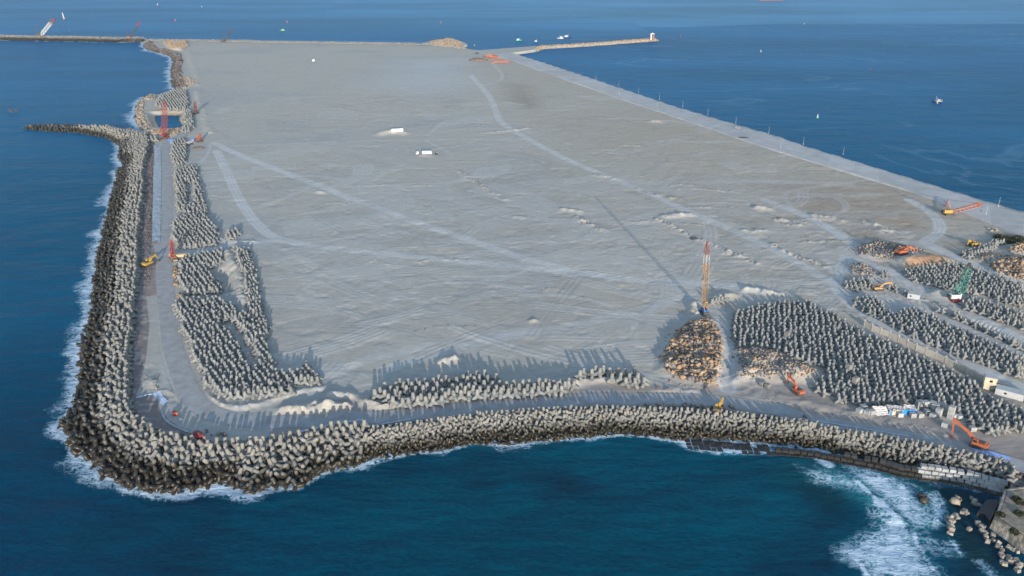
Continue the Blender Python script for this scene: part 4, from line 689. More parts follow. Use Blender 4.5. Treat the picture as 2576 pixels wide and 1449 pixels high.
# stone armour between the tetrapod crest and the road
def armour(line, w0, w1, sp, lo, hi, kinds, nm):
    q = resample(line, 2.0); X0, Y0 = q[:, 0], q[:, 1]; bx = [X0.min() - 14, X0.max() + 14, Y0.min() - 14, Y0.max() + 14]
    pts = hexfill([(bx[0], bx[2]), (bx[1], bx[2]), (bx[1], bx[3]), (bx[0], bx[3])], sp, sp * .25, rk); a, b_ = pts[:, 0].copy(), pts[:, 1].copy(); d = dline(a, b_, line, 16)
    k = (d > w0) & (d < w1) & inside(a, b_, MAIN) & ~inside(a, b_, BAND) & (dline(a, b_, ROAD, 12) > 5.0); rocks(pts[k], lo, hi, kinds, nm, rk, .45)
iG = [j for j, p in enumerate(CL)]; kH = int(np.argmin([np.hypot(*(np.array(p[:2]) - P('G', 1140, 750)[:2])) for p in CL]))
armour(CL[kH:], .4, 4.6, 1.25, 1.1, 1.9, [2, 2, 2, 4], 'the stone layer along the bay crest'); armour(CL[:kH + 1], .6, 3.6, 1.7, 1.0, 2.0, [2, 4, 2], 'the stone layer along the left crest'); armour(CL[:12], 3.6, 8.5, 1.6, .6, 1.4, [2, 2, 4], 'the stone layer along the left crest')
rocks(hexfill(PS('I', [(850, 745), (1350, 720), (1530, 770), (1500, 810), (900, 790)]), 2.0, .6, rk), 1.3, 2.7, [2, 2, 1], 'the boulders beside the yellow excavator', rk, .2); rocks(hexfill(PS('G', [(1180, 670), (1480, 640), (1680, 650), (1690, 690), (1300, 720)]), 2.6, .8, rk), 1.2, 2.5, [2, 1], 'the boulders beside the red excavator', rk, .2)
rocks([P('I', 1700, 765)[:2], P('I', 1712, 785)[:2], P('J', 525, 860)[:2]], 2.2, 2.6, [2], 'loose boulders on the road', rk, .2); rocks(hexfill(PS('I', [(1440, 520), (1540, 510), (1540, 575), (1450, 580)]), 1.7, .4, rk), .9, 2.2, [1, 1, 0], 'the big tan rubble heap beside the sand', rk)
rocks(hexfill(PS('H', [(1980, 745), (2180, 740), (2230, 785), (1990, 795)]), 1.6, .4, rk), 1.0, 1.8, [2], 'the stone layer along the bay crest', rk, .2)
# rocky left shore
q = resample(LSH[:10], 2.6); 
for off in (1, 4, 7.5, 11, 14): rocks(q[:, :2] + np.array([off * .9 + 1, off * .3]) + rk.normal(0, 1.2, (len(q), 2)), 2.2, 4.8, [3, 3, 2], 'shore', rk)
q = resample(LSH[10:], 2.2)
for off in (1, 4): rocks(q[:, :2] + np.array([off, 0]) + rk.normal(0, .9, (len(q), 2)), 1.6, 3.6, [3, 1], 'shore', rk)
q = resample(PIER_LO, 3.0)
for off in (2, 6, 11, 17, 22): rocks(q[:, :2] + np.array([0, off]) + rk.normal(0, 1, (len(q), 2)), 1.8, 3.6, [1, 0, 1], 'pier', rk)
rocks(hexfill(PS('K', [(2440, 420), (2571, 380), (2700, 720), (2450, 650)], 2), 2.2, .6, rk), .8, 2.4, [4, 2], 'the dark bank beyond the block wall', rk); rocks(hexfill(PS('K', [(1960, 600), (2100, 640), (2330, 720), (2200, 720), (2050, 670)], 0), 2.0, .6, rk), 1.0, 2.0, [3], 'shore of the little cove', rk, .5, .7)
rocks(PS('K', [(1620, 700), (1625, 730), (1640, 760)], 0), 4.0, 5.0, [3], 'the lone dark rock in the surf', rk, .4, 2.2) if False else rocks([P('K', 1612, 712, 0)[:2], P('K', 1632, 752, 0)[:2]], 3.4, 4.2, [3], 'dark rocks in the surf', rk, .4, 1.7)
rocks(hexfill(PS('K', [(1900, 760), (1960, 730), (2000, 790), (2010, 800), (1930, 800)], 0), 2.0, .5, rk), 2.4, 3.6, [1, 3], 'the rock islet off the stone bastion', rk, .3, 2.2)
# scattered debris on the eastern part of the fill
rocks(np.c_[rk.uniform(60, 330, 420), rk.uniform(300, 760, 420)], .3, .9, [1, 2], 'scatter', rk); rocks(hexfill(PS('c4', [(1440, 740), (1560, 750), (1680, 800), (1500, 800)]), 1.8, .5, rk), 1, 2.2, [1], 'scatter', rk)
for nm_, pad in (('big', 6.0), ('fine', 5.0), ('pit', 7.0), ('east', 6.0)):   # stones that rolled off the heaps
    q_ = xy(HEAP[nm_][0]); c_ = q_.mean(0); rr_ = rk.random(150); k_ = rk.integers(len(q_), size=150); b_ = q_[k_] * (1 - rr_[:, None]) + q_[(k_ + 1) % len(q_)] * rr_[:, None]; d_ = (b_ - c_); d_ /= np.linalg.norm(d_, axis=1)[:, None]
    rocks(b_ + d_ * (rk.random((150, 1)) ** 2 * pad - .8), .3, 1.5, [0, 1, 2, 4], 'the foot of a rubble heap', rk, .3)
for p_, H_, w_, l_ in BERM:
    if l_ >= .55:
        q = resample(p_, 1.6); n_ = len(q); rocks(q[:, :2] + rk.normal(0, w_ * .55, (n_, 2)), .4, 1.5 if H_ > .85 else .9, [1, 2, 1, 4], 'scatter', rk, .35)
RX = np.array([r[0] for r in ROCKS]); RY = np.array([r[1] for r in ROCKS]); RZ = terrain(RX, RY); rl = []
onroad = (dline(RX, RY, ROAD, 12) < 4.6)
for i, r in enumerate(ROCKS):
    z = max(RZ[i], -1.5) + r[2] * (.5 - r[7]) * .62 + r[8]; p = (r[0], r[1], z); u, v = pix(p)
    if -30 < u < 2606 and -30 < v < 1480 and r[4] != 'x' and not (onroad[i] and r[4] not in ('loose boulders on the road',)): rl.append((i, p, r[2] / depth(p)))
rl.sort(key=lambda a: -a[2]); RMESH = {}; RMN = ['rock0', 'rock1', 'rock2', 'rock3', 'rock4']; RCN = ['tan', 'cream', 'purplish grey', 'dark wet', 'brown']
SZ = lambda s: 'large' if s > 2.3 else 'mid-sized' if s > 1.6 else 'small'
for i, p, s_ in rl[:300]:
    x, y, s, kd, hp, var, R, *_ = ROCKS[i]; key = (var, kd)
    if key not in RMESH: RMESH[key] = mesh_from('boulder', RV[var], RF[var], M[RMN[kd]])
    o = obj('boulder', RMESH[key]); o.matrix_world = Matrix.Translation(p) @ Matrix(R.tolist()).to_4x4() @ Matrix.Scale(s, 4)
    if hp.startswith('the big tan'):
        q_ = xy(HEAP['big'][0]); fx = (x - q_[:, 0].min()) / np.ptp(q_[:, 0]); fy = (y - q_[:, 1].min()) / np.ptp(q_[:, 1]); hp = f'{("foot", "lower part", "upper part", "far end")[int(np.clip(fy * 4, 0, 3))]} of big tan heap, {("left side", "centre", "right side")[int(np.clip(fx * 3, 0, 2))]}'
    tag(o, f'{SZ(s)} {RCN[kd]} boulder in {hp}' if not hp.startswith('dark rocks') and not hp.startswith('the boulders') and not hp.startswith('loose') else f'{SZ(s)} {RCN[kd]} boulder among {hp}', 'boulder', 'loose boulders and armour stones')
Vs, Fs, Ms = [], [], []; c0 = 0
for i, p, s_ in rl[300:]:
    x, y, s, kd, hp, var, R, *_ = ROCKS[i]; Vs.append(RV[var] @ R.T * s + np.array(p)); Fs.append(RF[var] + c0); c0 += len(RV[var]); Ms.append(np.full(len(RF[var]), kd))
me = mesh_from('boulders', np.concatenate(Vs), np.concatenate(Fs), None)
for n_ in RMN: me.materials.append(M[n_])
me.polygons.foreach_set('material_index', np.concatenate(Ms).astype(np.int32)); tag(obj('boulders', me), 'smaller stones of the rubble heaps, shore banks and armour layers', 'boulders', kind='stuff'); print('rocks', len(rl))
# ------------------------------------------------------------------ machines
def gz(p, z=None): return np.array([p[0], p[1], hz1(p) if z is None else z])
def GP(k, x, y, z=4.0):
    """ground point seen at a survey mark, corrected once for the local ground height"""
    p = P(k, x, y, z); h = hz1(p); p = P(k, x, y, h); return np.array([p[0], p[1], hz1(p)])
def local(t, rz, p):
    d = np.asarray(p) - np.asarray(t); c, s = math.cos(-rz), math.sin(-rz); return Vector((c * d[0] - s * d[1], s * d[0] + c * d[1], d[2]))
def track(mb, y, L_, wd, ht, mi=0):
    n = 8; r = ht / 2; pr = [(L_ / 2 - r + r * math.sin(a), r - r * math.cos(a)) for a in (math.pi * i / n for i in range(n + 1))] + [(-L_ / 2 + r - r * math.sin(a), r + r * math.cos(a)) for a in (math.pi * i / n for i in range(n + 1))]
    mb.side(pr, y - wd / 2, y + wd / 2, mi); mb.box((0, y, ht + .03), (L_ * .8, wd * .9, .06), mi=mi)
    for i in range(int(L_ / .5)): mb.box((-L_ / 2 + .4 + i * .5, y, ht + .03), (.12, wd * 1.06, .14), mi=mi)
def excavator(label, base, elbow, tip, col, sc=1.0, boomw=.55, bend=.18, group='excavators on the site'):
    """base: ground survey point; elbow, tip: survey marks; the arm lies in one vertical plane"""
    b = np.array(base); tp = np.array(tip); rz = math.atan2(tp[1] - b[1], tp[0] - b[0]); t = thing('excavator', label, 'excavator', b, rz, group)
    el = hit(*elbow, b, rz) if isinstance(elbow[0], str) else elbow
    e, q = local(b, rz, el), local(b, rz, tp); e.y = q.y = 0
    for y in (-1, 1):
        m_ = MB(); track(m_, y * 1.2 * sc, 4.3 * sc, .62 * sc, .95 * sc); m_.build('track', M['dark'], t)
    m_ = MB(); m_.box((0, 0, .85 * sc), (1.6 * sc, 1.6 * sc, .5 * sc), mi=1); m_.side([(-2.5 * sc, 1.15 * sc), (1.5 * sc, 1.15 * sc), (1.5 * sc, 1.7 * sc), (.4 * sc, 1.95 * sc), (-1.9 * sc, 2.15 * sc), (-2.6 * sc, 1.9 * sc)], -1.35 * sc, 1.35 * sc); m_.box((-2.35 * sc, 0, 1.55 * sc), (.7 * sc, 2.75 * sc, .95 * sc)); m_.box((-1.1 * sc, -.1, 2.2 * sc), (1.2 * sc, 1.7 * sc, .22 * sc), mi=1); body = m_.build('body', [M[col], M['dark']], t)
    m_ = MB(); m_.box((.75 * sc, .85 * sc, 2.1 * sc), (1.5 * sc, 1.0 * sc, 1.7 * sc), top=.9, mi=0); cab = m_.build('cab', M[col], t)
    m_ = MB(); m_.box((1.46 * sc, .85 * sc, 2.3 * sc), (.12, .82 * sc, .95 * sc)); m_.box((.75 * sc, 1.34 * sc, 2.35 * sc), (1.1 * sc, .1, .8 * sc)); m_.box((.75 * sc, .37 * sc, 2.35 * sc), (1.1 * sc, .1, .8 * sc)); m_.build('cab_window', M['glass'], cab)
    f = Vector((.7 * sc, 0, 1.75 * sc)); d = e - f; nrm = Vector((-d.z, 0, d.x)).normalized(); nrm = nrm if nrm.z > 0 else -nrm; mid = f + d * .42 + nrm * d.length * bend
    m_ = MB(); m_.beam(f, mid, boomw * sc, boomw * 1.25 * sc, w2=boomw * sc, h2=boomw * 1.6 * sc); m_.beam(mid, e, boomw * sc, boomw * 1.6 * sc, w2=boomw * .8 * sc, h2=boomw * .8 * sc); m_.cyl(f + Vector((.5, .4 * sc, -.3)), mid + Vector((0, .4 * sc, -.2)), .12 * sc); m_.cyl(f + Vector((.5, -.4 * sc, -.3)), mid + Vector((0, -.4 * sc, -.2)), .12 * sc); m_.build('boom', M[col], t)
    d2 = (q - e).normalized(); m_ = MB(); m_.beam(e - d2 * .6 * sc, q - d2 * .7 * sc, boomw * .8 * sc, boomw * .95 * sc, w2=boomw * .55 * sc); m_.cyl(mid * .4 + e * .6 + nrm * .5 * sc, e - d2 * .5 * sc, .11 * sc); m_.build('stick', M[col], t)
    m_ = MB(); k = .9 * sc; back = 1 if d2.x >= -.1 else -1
    m_.side([(q.x - .3 * k, q.z + .35 * k), (q.x + .45 * k, q.z + .45 * k), (q.x + .55 * k, q.z - .1 * k), (q.x + .1 * k, q.z - .55 * k), (q.x - .6 * k, q.z - .45 * k)], -.6 * k, .6 * k); m_.build('bucket', M['brownred'] if col != 'yellow' else M['dark'], t); return t
def lattice(a, b, w, secs, bw=.26, n=None, foot=.12, headt=.12):
    """four-chord boom from a to b; secs: list of (end fraction, slot)"""
    a, b = Vector(a), Vector(b); d = (b - a); Ln = d.length; d.normalize(); u = d.cross(Vector((0, 0, 1))); u = Vector((0, 1, 0)) if u.length < .05 else u.normalized(); v = u.cross(d); n = n or max(6, int(Ln / (w * 1.15)))
    m_ = MB(); hw = lambda f: w / 2 * max(.22, min(1, f / foot if f < foot else 1, (1 - f) / headt if f > 1 - headt else 1))
    st = [[a + d * Ln * i / n + u * sx * hw(i / n) + v * sy * hw(i / n) for sx, sy in ((-1, -1), (1, -1), (1, 1), (-1, 1))] for i in range(n + 1)]
    for i in range(n):
        mi = next(s for f, s in secs if (i + .5) / n <= f)
        for j in range(4):
            m_.beam(st[i][j], st[i + 1][j], bw, mi=mi); m_.beam(st[i][j], st[i + 1][(j + 1) % 4], bw * .62, mi=mi); m_.beam(st[i + 1][j], st[i + 1][(j + 1) % 4], bw * .62, mi=mi)
    return m_
def crane(label, base, tip, cols, w, house='yellow', trk='dark', secs=((1, 0),), yaw=None, gantry=7.0, bw=.26, sc=1.0, hook=.5, wheels=False, ang=0.0, gcol=None, group='lattice boom cranes', name='crawler_crane'):
    b = np.array(base); tp = hit(*tip, b, ang); d = tp - b; rz = math.atan2(d[1], d[0]) if yaw is None else yaw; t = thing(name, label, 'crane', b, rz, group); q = local(b, rz, tp)
    if wheels:
        m_ = MB(); m_.box((-.5, 0, 1.15), (9.5, 2.5, .55)); m_.box((4.6, 0, 1.9), (1.8, 2.4, 1.5), top=.9); m_.build('carrier', M[trk], t)
        for x in (-4, -2.6, 2.2, 3.6):
            for y in (-1.15, 1.15): m_ = MB(); m_.cyl((x, y - .2, .6), (x, y + .2, .6), .6, n=12); m_.build('wheel', M['black'], t)
    else:
        for y in (-1, 1): m_ = MB(); track(m_, y * 2.0 * sc, 6.6 * sc, .9 * sc, 1.15 * sc); m_.build('track', M[trk], t)
        m_ = MB(); m_.box((0, 0, 1.1 * sc), (3 * sc, 3.4 * sc, .7 * sc)); m_.build('undercarriage', M[trk], t)
    h0 = 1.5 * sc; m_ = MB(); m_.box((-1.4 * sc, 0, h0 + 1.05 * sc), (5.4 * sc, 3.0 * sc, 2.1 * sc), top=.97); m_.box((-4.4 * sc, 0, h0 + .8 * sc), (1.0 * sc, 3.3 * sc, 1.6 * sc), mi=1); m_.box((-1.2 * sc, 0, h0 + 2.2 * sc), (3 * sc, 1.6 * sc, .4 * sc), mi=1); hs_ = m_.build('house', [M[house], M['dark']], t)
    m_ = MB(); m_.box((1.9 * sc, 1.1 * sc, h0 + 1.0 * sc), (1.7 * sc, 1.1 * sc, 2.0 * sc), top=.9); cab = m_.build('cab', M[house], t); m_ = MB(); m_.box((2.74 * sc, 1.1 * sc, h0 + 1.3 * sc), (.12, .9 * sc, 1.0 * sc)); m_.box((1.9 * sc, 1.66 * sc, h0 + 1.3 * sc), (1.2 * sc, .1, .9 * sc)); m_.build('cab_window', M['glass'], cab)
    foot = Vector((1.2 * sc, 0, h0 + .4 * sc)); lattice(foot, q, w, secs, bw).build('boom', [M[c] for c in cols], t)
    gt = Vector((-2.6 * sc, 0, h0 + gantry)); m_ = MB()
    for y in (-1.1, 1.1): m_.beam((.2 * sc, y * sc, h0 + 1.8 * sc), gt + Vector((0, y * .5, 0)), .3 * sc); m_.beam((-3.4 * sc, y * sc, h0 + 1.8 * sc), gt + Vector((0, y * .5, 0)), .22 * sc)
    m_.beam(gt + Vector((0, -.7, 0)), gt + Vector((0, .7, 0)), .3); m_.build('gantry', M[gcol or cols[0]], t)
    m_ = MB()
    for y in (-.5, .5): m_.beam(gt + Vector((0, y, 0)), q + Vector((0, y, 0)), .13)
    m_.build('pendant_cable', M['dark'], t); hk = q + Vector((.6, 0, -max(2.0, q.z * hook))); m_ = MB(); m_.beam(q + Vector((.6, 0, 0)), hk, .12); m_.build('hoist_cable', M['dark'], t); m_ = MB(); m_.box(hk - Vector((0, 0, .6)), (.8, .6, 1.2), top=.7); m_.build('hook_block', M['dark'], t); return t
E_ = excavator
E_('yellow excavator digging on the brown stone bank beside the left wall', GP('c6', 420, 1250), ('c6', 750, 735), P('c6', 905, 960, 5), 'yellow', 1.35)
E_('red excavator reaching over the tetrapods at the front left corner', GP('c7', 1080, 1240), ('c7', 1200, 1170), P('c7', 1295, 1420, 5.5), 'red', 1.0)
E_('yellow excavator on the bay crest road, arm pointing inland', GP('c8', 820, 800), ('c8', 912, 545), P('c8', 893, 690, 4.6), 'yellow', 1.1)
E_('orange excavator feeding the pale rubble heap by the right yard', GP('c8', 2330, 440), ('c8', 2170, 105), P('c8', 2140, 225, 6), 'orange', 1.1)
E_('orange long-reach excavator with its thin arm bent over the road', GP('c5', 2250, 955), ('c5', 1825, 458), P('c5', 1780, 765, 4.2), 'orange', 1.25, .5, .06)
E_('small yellow excavator parked behind the upright tetrapods near the quay', GP('c4', 1165, 1085), ('c4', 1085, 985), P('c4', 1050, 1080, 4.3), 'yellow', 1.3)
E_('orange excavator sunk behind the far rubble pit', GP('c3', 960, 500), ('c3', 1185, 412), P('c3', 1140, 500, 4.3), 'orange', 1.5)
E_('pale yellow excavator between tetrapod groups beside the yard track', GP('c3', 560, 1115), ('c3', 790, 985), P('c3', 828, 1090, 4.3), 'amber', 1.15)
crane('tall orange lattice crane standing alone at the edge of the sand', GP('c1', 500, 1340), ('c1', 550, 115), ['amber', 'brownred', 'greyp'], 2.0, 'blue', 'dark', ((.68, 0), (.84, 2), (1, 1)), yaw=math.pi / 2, gantry=6, bw=.17, sc=.85)
crane('bright red lattice crane in front of the square pond', GP('c2', 590, 1050), ('c2', 590, 165), ['red'], 3.2, 'red', 'brownred', yaw=math.pi / 2, gantry=10, bw=.24, sc=1.3)
crane('dark red tower-like crane behind the pond tetrapods', GP('c2', 1355, 455), ('c2', 1325, 150), ['brownred'], 2.0, 'brownred', 'dark', yaw=math.pi / 2, gantry=8, bw=.34)
crane('huge crane with white and red boom on the far breakwater', gz(hit('e4', 310, 545, FARL[2] + np.array([0, 13, 0])), 5.5), ('e4', 590, 165), ['white', 'brownred'], 5.5, 'dark', 'dark', ((.06, 1), (.78, 0), (1, 1)), gantry=20, bw=.6, sc=1.7, gcol='dark')
crane('crane with reddish boom tip near the root of the far breakwater', gz(hit('e4', 2080, 592, FARL[7] + np.array([0, 13, 0])), 5.5), ('e4', 2280, 222), ['dark', 'red'], 2.6, 'orange', 'dark', ((.72, 0), (1, 1)), gantry=14, bw=.4, sc=1.1)
crane('black crane behind the far edge of the graded fill', GP('A', 2095, 396), ('A', 2176, 256), ['dark'], 2.6, 'dark', 'dark', gantry=13, bw=.4, sc=1.2)
crane('yellow crane with pink boom held almost level beside the quay', GP('c4', 700, 480), ('c4', 1345, 262), ['pink', 'orange'], 2.2, 'yellow', 'dark', ((.8, 0), (1, 1)), gantry=9.5, bw=.36, sc=1.05, hook=.55)
crane('teal lattice crane with white cab in the right tetrapod yard', GP('L', 1940, 935), ('L', 2066, 588), ['teal', 'dark'], 2.6, 'white', 'red', ((.86, 0), (1, 1)), gantry=8, bw=.24)
crane('small orange crane beside the red container on the sand', GP('c2', 1455, 1120), ('c2', 1428, 930), ['orange'], 1.6, 'orange', 'dark', yaw=math.pi / 2, gantry=5, bw=.5, sc=.9)
crane('orange wheeled crane with red boom beside the left road', GP('c6', 1620, 960), ('E', 1134, 1074), ['red'], 1.5, 'orange', 'tan', yaw=2.2, gantry=5, bw=.24, wheels=True, name='mobile_crane', sc=.8)
def wheel(t, x, y, r, w_=.35, c='black'):
    m_ = MB(); m_.cyl((x, y - w_ / 2, r), (x, y + w_ / 2, r), r, n=12); wl = m_.build('wheel', M[c], t); m_ = MB(); m_.cyl((x, y - w_ / 2 - .03, r), (x, y + w_ / 2 + .03, r), r * .5, n=10); m_.build('rim', M['greyp'], wl)
def dump_truck(label, base, rz, col, cabcol):
    t = thing('dump_truck', label, 'truck', base, rz); m_ = MB(); m_.box((0, 0, 1.15), (8.4, 1.1, .4)); m_.build('chassis', M['dark'], t)
    m_ = MB(); m_.side([(-4.2, 1.5), (1.6, 1.5), (2.2, 3.3), (1.6, 3.1), (-4.5, 2.9)], -1.45, 1.45); m_.box((-1.3, 0, 2.96), (4.4, 2.3, .2), mi=1); m_.build('dump_body', [M[col], M['tan']], t)
    m_ = MB(); m_.box((3.3, 0, 2.0), (2.0, 2.4, 2.1), top=.9); c = m_.build('cab', M[cabcol], t); m_ = MB(); m_.box((4.24, 0, 2.5), (.14, 2.0, .75)); m_.box((3.4, 1.15, 2.5), (1.2, .12, .7)); m_.box((3.4, -1.15, 2.5), (1.2, .12, .7)); m_.build('windscreen', M['glass'], c)
    for x in (3.0, -1.6, -3.1):
        for y in (-1.2, 1.2): wheel(t, x, y, .75, .5)
dump_truck('tan dump truck with pale wheels beside the orange wheeled crane', GP('c6', 1960, 900), -2.9, 'tan', 'tan')
def tank_truck(label, base, rz):
    t = thing('tank_truck', label, 'truck', base, rz); m_ = MB(); m_.box((0, 0, 1.0), (11, 1.2, .4)); m_.build('chassis', M['dark'], t); m_ = MB(); m_.cyl((-5.6, 0, 2.5), (3.0, 0, 2.5), 1.35, n=14); m_.build('tank', M['greyp'], t)
    m_ = MB(); m_.box((4.6, 0, 2.1), (2.0, 2.5, 2.4), top=.92); c = m_.build('cab', M['red'], t); m_ = MB(); m_.box((5.56, 0, 2.6), (.14, 2.1, .8)); m_.build('windscreen', M['glass'], c)
    for x in (4.2, -2.4, -3.8):
        for y in (-1.2, 1.2): wheel(t, x, y, .6)
tank_truck('long grey tank truck with red cab beside the upper left tetrapods', GP('c2', 1185, 1215), -1.75)
def cabin(name, label, cat, base, rz, L_, D_, Hh, wall='white', roof='roof', group=None, split=0, door=True, legs=0):
    t = thing(name, label, cat, base, rz, group); m_ = MB(); m_.box((0, 0, Hh / 2 + legs), (L_, D_, Hh)); m_.build('wall', M[wall], t)
    m_ = MB(); m_.box((0, 0, Hh + legs + .12), (L_ + .3, D_ + .3, .24), top=.97); m_.build('roof', M[roof], t)
    for i in range(split): m_ = MB(); m_.box((-L_ / 2 + L_ * (i + 1) / (split + 1), -D_ / 2 - .03, Hh / 2 + legs), (.16, .1, Hh)); m_.build('seam', M['greyp'], t)
    if door: m_ = MB(); m_.box((L_ * .3, -D_ / 2 - .03, 1.05 + legs), (.9, .1, 2.1)); m_.build('door', M['greyp'], t); m_ = MB(); m_.box((-L_ * .25, -D_ / 2 - .03, 1.6 + legs), (.9, .1, .8)); m_.build('window', M['glass'], t)
    if legs:
        for x in (-1, 1):
            for y in (-1, 1): m_ = MB(); m_.box((x * L_ * .42, y * D_ * .42, legs / 2), (.18, .18, legs)); m_.build('leg', M['greyp'], t)
    return t
cabin('site_cabin', 'longest white site cabin with blue-grey roof, alone on the fill', 'cabin', GP('e1', 765, 412), .24, 11.5, 3.0, 2.9, split=2, door=False, group='white cabins on the fill')
cabin('site_cabin', 'white double cabin with dark roof, beside a tiny white hut', 'cabin', GP('e1', 1785, 1145), .05, 8.4, 5.0, 2.7, split=1, group='white cabins on the fill')
cabin('site_hut', 'tiny white cube hut left of the double cabin', 'hut', GP('e1', 1462, 1162), .05, 2.4, 2.4, 2.3, group='white cabins on the fill')
cabin('site_hut', 'lone pale teal hut far out on the graded fill', 'hut', GP('B', 595, 572), .1, 3.8, 3.4, 2.9, roof='teal', group='white cabins on the fill')
cabin('shipping_container', 'red container next to the small orange crane', 'container', GP('c2', 1352, 1130), 1.2, 5, 2.6, 2.6, 'rust', 'rust', door=False)
cabin('site_cabin', 'small blue cabin raised on legs beside the red container', 'cabin', GP('c2', 1287, 1165), 0, 2.6, 2.2, 2.2, 'azure', 'azure', legs=1.6)
cabin('generator_box', 'blue machine box at the foot of the red crane', 'generator', GP('c2', 775, 1140), .1, 4.6, 2.8, 2.8, 'blue', 'blue', door=False, split=2)
cabin('site_cabin', 'grey flat-roofed cabin with a white end by the yard track', 'cabin', GP('c3', 1165, 1250), -.5, 6, 3, 2.6, 'greyp', 'greyp')
cabin('shed', 'long white flat-roofed shed behind the end of the panel wall', 'shed', GP('e6', 1640, 985), -.62, 15, 4.5, 2.6, 'greyp', 'greyp')
def trailer(label, base, rz):
    t = thing('utility_trailer', label, 'trailer', base, rz); m_ = MB(); m_.box((0, 0, 1.3), (3.4, 1.8, 1.3), top=.92); m_.build('body', M['black'], t); m_ = MB(); m_.box((0, 0, 2.0), (1.6, 1.2, .25)); m_.build('lid', M['white'], t); m_ = MB(); m_.beam((1.7, 0, .8), (3.0, 0, .5), .14); m_.build('drawbar', M['black'], t)
    for y in (-.95, .95): wheel(t, -.2, y, .5)
trailer('small black trailer with white lid right of the double cabin', GP('e1', 2115, 1190), 1.9)
def car(label, base, rz, col):
    t = thing('parked_car', label, 'car', base, rz); m_ = MB(); m_.side([(-2.3, .45), (2.3, .45), (2.35, .85), (1.2, 1.0), (-2.3, 1.05)], -.9, .9); m_.build('body', M[col], t); m_ = MB(); m_.side([(-1.9, 1.02), (1.15, .98), (.45, 1.6), (-1.3, 1.62)], -.8, .8); g_ = m_.build('cabin_glass', M['glass'], t); m_ = MB(); m_.box((-.42, 0, 1.66), (1.75, 1.5, .08)); m_.build('roof', M[col], t)
    for x in (-1.45, 1.45):
        for y in (-.85, .85): wheel(t, x, y, .36, .24)
car('silver car parked on the long concrete quay', gz(P('e8', 1100, 650, 4.3), 4.3), -.78, 'silver')
def grab(label, base):
    t = thing('grab_bucket', label, 'grab bucket', base, .4); 
    for s in (-1, 1): m_ = MB(); m_.side([(s * .05, .2), (s * 1.0, .5), (s * 1.15, 1.2), (s * .7, 1.7), (s * .05, 1.4)], -.8, .8); m_.build('shell', M['red' if s < 0 else 'orange'], t)
    m_ = MB(); m_.box((0, 0, 2.0), (.7, .6, .9), top=.6); m_.build('head', M['black'], t)
grab('red clamshell grab lying on the dirt inside the corner', GP('c7', 335, 490))
# boats and buoys
def hull(L_, B_, H_, n=9):
    V, Fq = [], []; m_ = MB()
    for i in range(n):
        f = i / (n - 1); x = -L_ / 2 + L_ * f; w = B_ / 2 * (1 - max(0, (f - .55) / .45) ** 2.2) * (.82 + .18 * min(1, f * 4)); sh = H_ * (1 + .45 * max(0, f - .5) ** 1.4 * 2 + .12 * max(0, .3 - f)); V += [(x, -w, sh), (x, -w * .72, -.4), (x, w * .72, -.4), (x, w, sh)]
    for i in range(n - 1):
        a, b_ = i * 4, i * 4 + 4; Fq += [(a, a + 1, b_ + 1, b_), (a + 1, a + 2, b_ + 2, b_ + 1), (a + 2, a + 3, b_ + 3, b_ + 2), (a + 3, a, b_, b_ + 3)]
    Fq += [(0, 3, 2, 1), (4 * n - 4, 4 * n - 3, 4 * n - 2, 4 * n - 1)]; m_.add(V, Fq); return m_
def boat(label, base, rz, L_, col, deck='white', mast=5.0, arch=True):
    t = thing('fishing_boat', label, 'boat', base, rz, 'fishing boats afloat'); B_ = L_ * .3; hull(L_, B_, L_ * .13).build('hull', M[col], t); m_ = MB(); z = L_ * .13
    for s in (-1, 1): m_.beam((-L_ * .48, s * B_ * .42, z + .05), (L_ * .12, s * B_ * .5, z + .06), .22)
    m_.build('gunwale', M['white'], t)
    m_ = MB(); m_.box((-L_ * .16, 0, z + L_ * .085), (L_ * .26, B_ * .62, L_ * .17), top=.92); wh = m_.build('wheelhouse', M[deck], t); m_ = MB(); m_.box((-L_ * .03, 0, z + L_ * .11), (.1, B_ * .5, L_ * .06)); m_.build('window', M['glass'], wh); m_ = MB(); m_.box((-L_ * .16, 0, z + L_ * .185), (L_ * .34, B_ * .75, .18)); m_.build('awning', M['white'], t)
    m_ = MB(); m_.cyl((L_ * .12, 0, z), (L_ * .16, 0, z + mast), .16, .08, 6); m_.beam((L_ * .14, 0, z + mast * .7), (-L_ * .2, 0, z + L_ * .2), .1); m_.build('mast', M['white'], t)
    if arch:
        m_ = MB()
        for y in (-1, 1): m_.beam((-L_ * .42, y * B_ * .35, z), (-L_ * .46, y * B_ * .3, z + L_ * .22), .2)
        m_.beam((-L_ * .46, -B_ * .3, z + L_ * .22), (-L_ * .46, B_ * .3, z + L_ * .22), .2); m_.build('stern_arch', M[deck], t)
boat('dark blue fishing boat with white masts lying alone off the quay', P('e2', 1230, 900, 0), 2.5, 11.5, 'navy', 'cream', 6, True); boat('green fishing boat with white awning, leftmost of those off the pier', P('C', 178, 381, 0), 0, 12, 'green'); boat('teal fishing boat moored just behind the pier', P('C', 340, 394, 0), .9, 11, 'teal')
boat('white and blue fishing boat, left one of a close pair', P('C', 563, 362, 0), 3.0, 13, 'greyp'); boat('white and navy fishing boat with tall stern, right one of a close pair', P('C', 630, 354, 0), .15, 15, 'navy', mast=7); boat('small green and yellow boat under way leaving a wake', P('B', 303, 289, 0), 3.1, 12, 'green', 'yellow', 3, False)
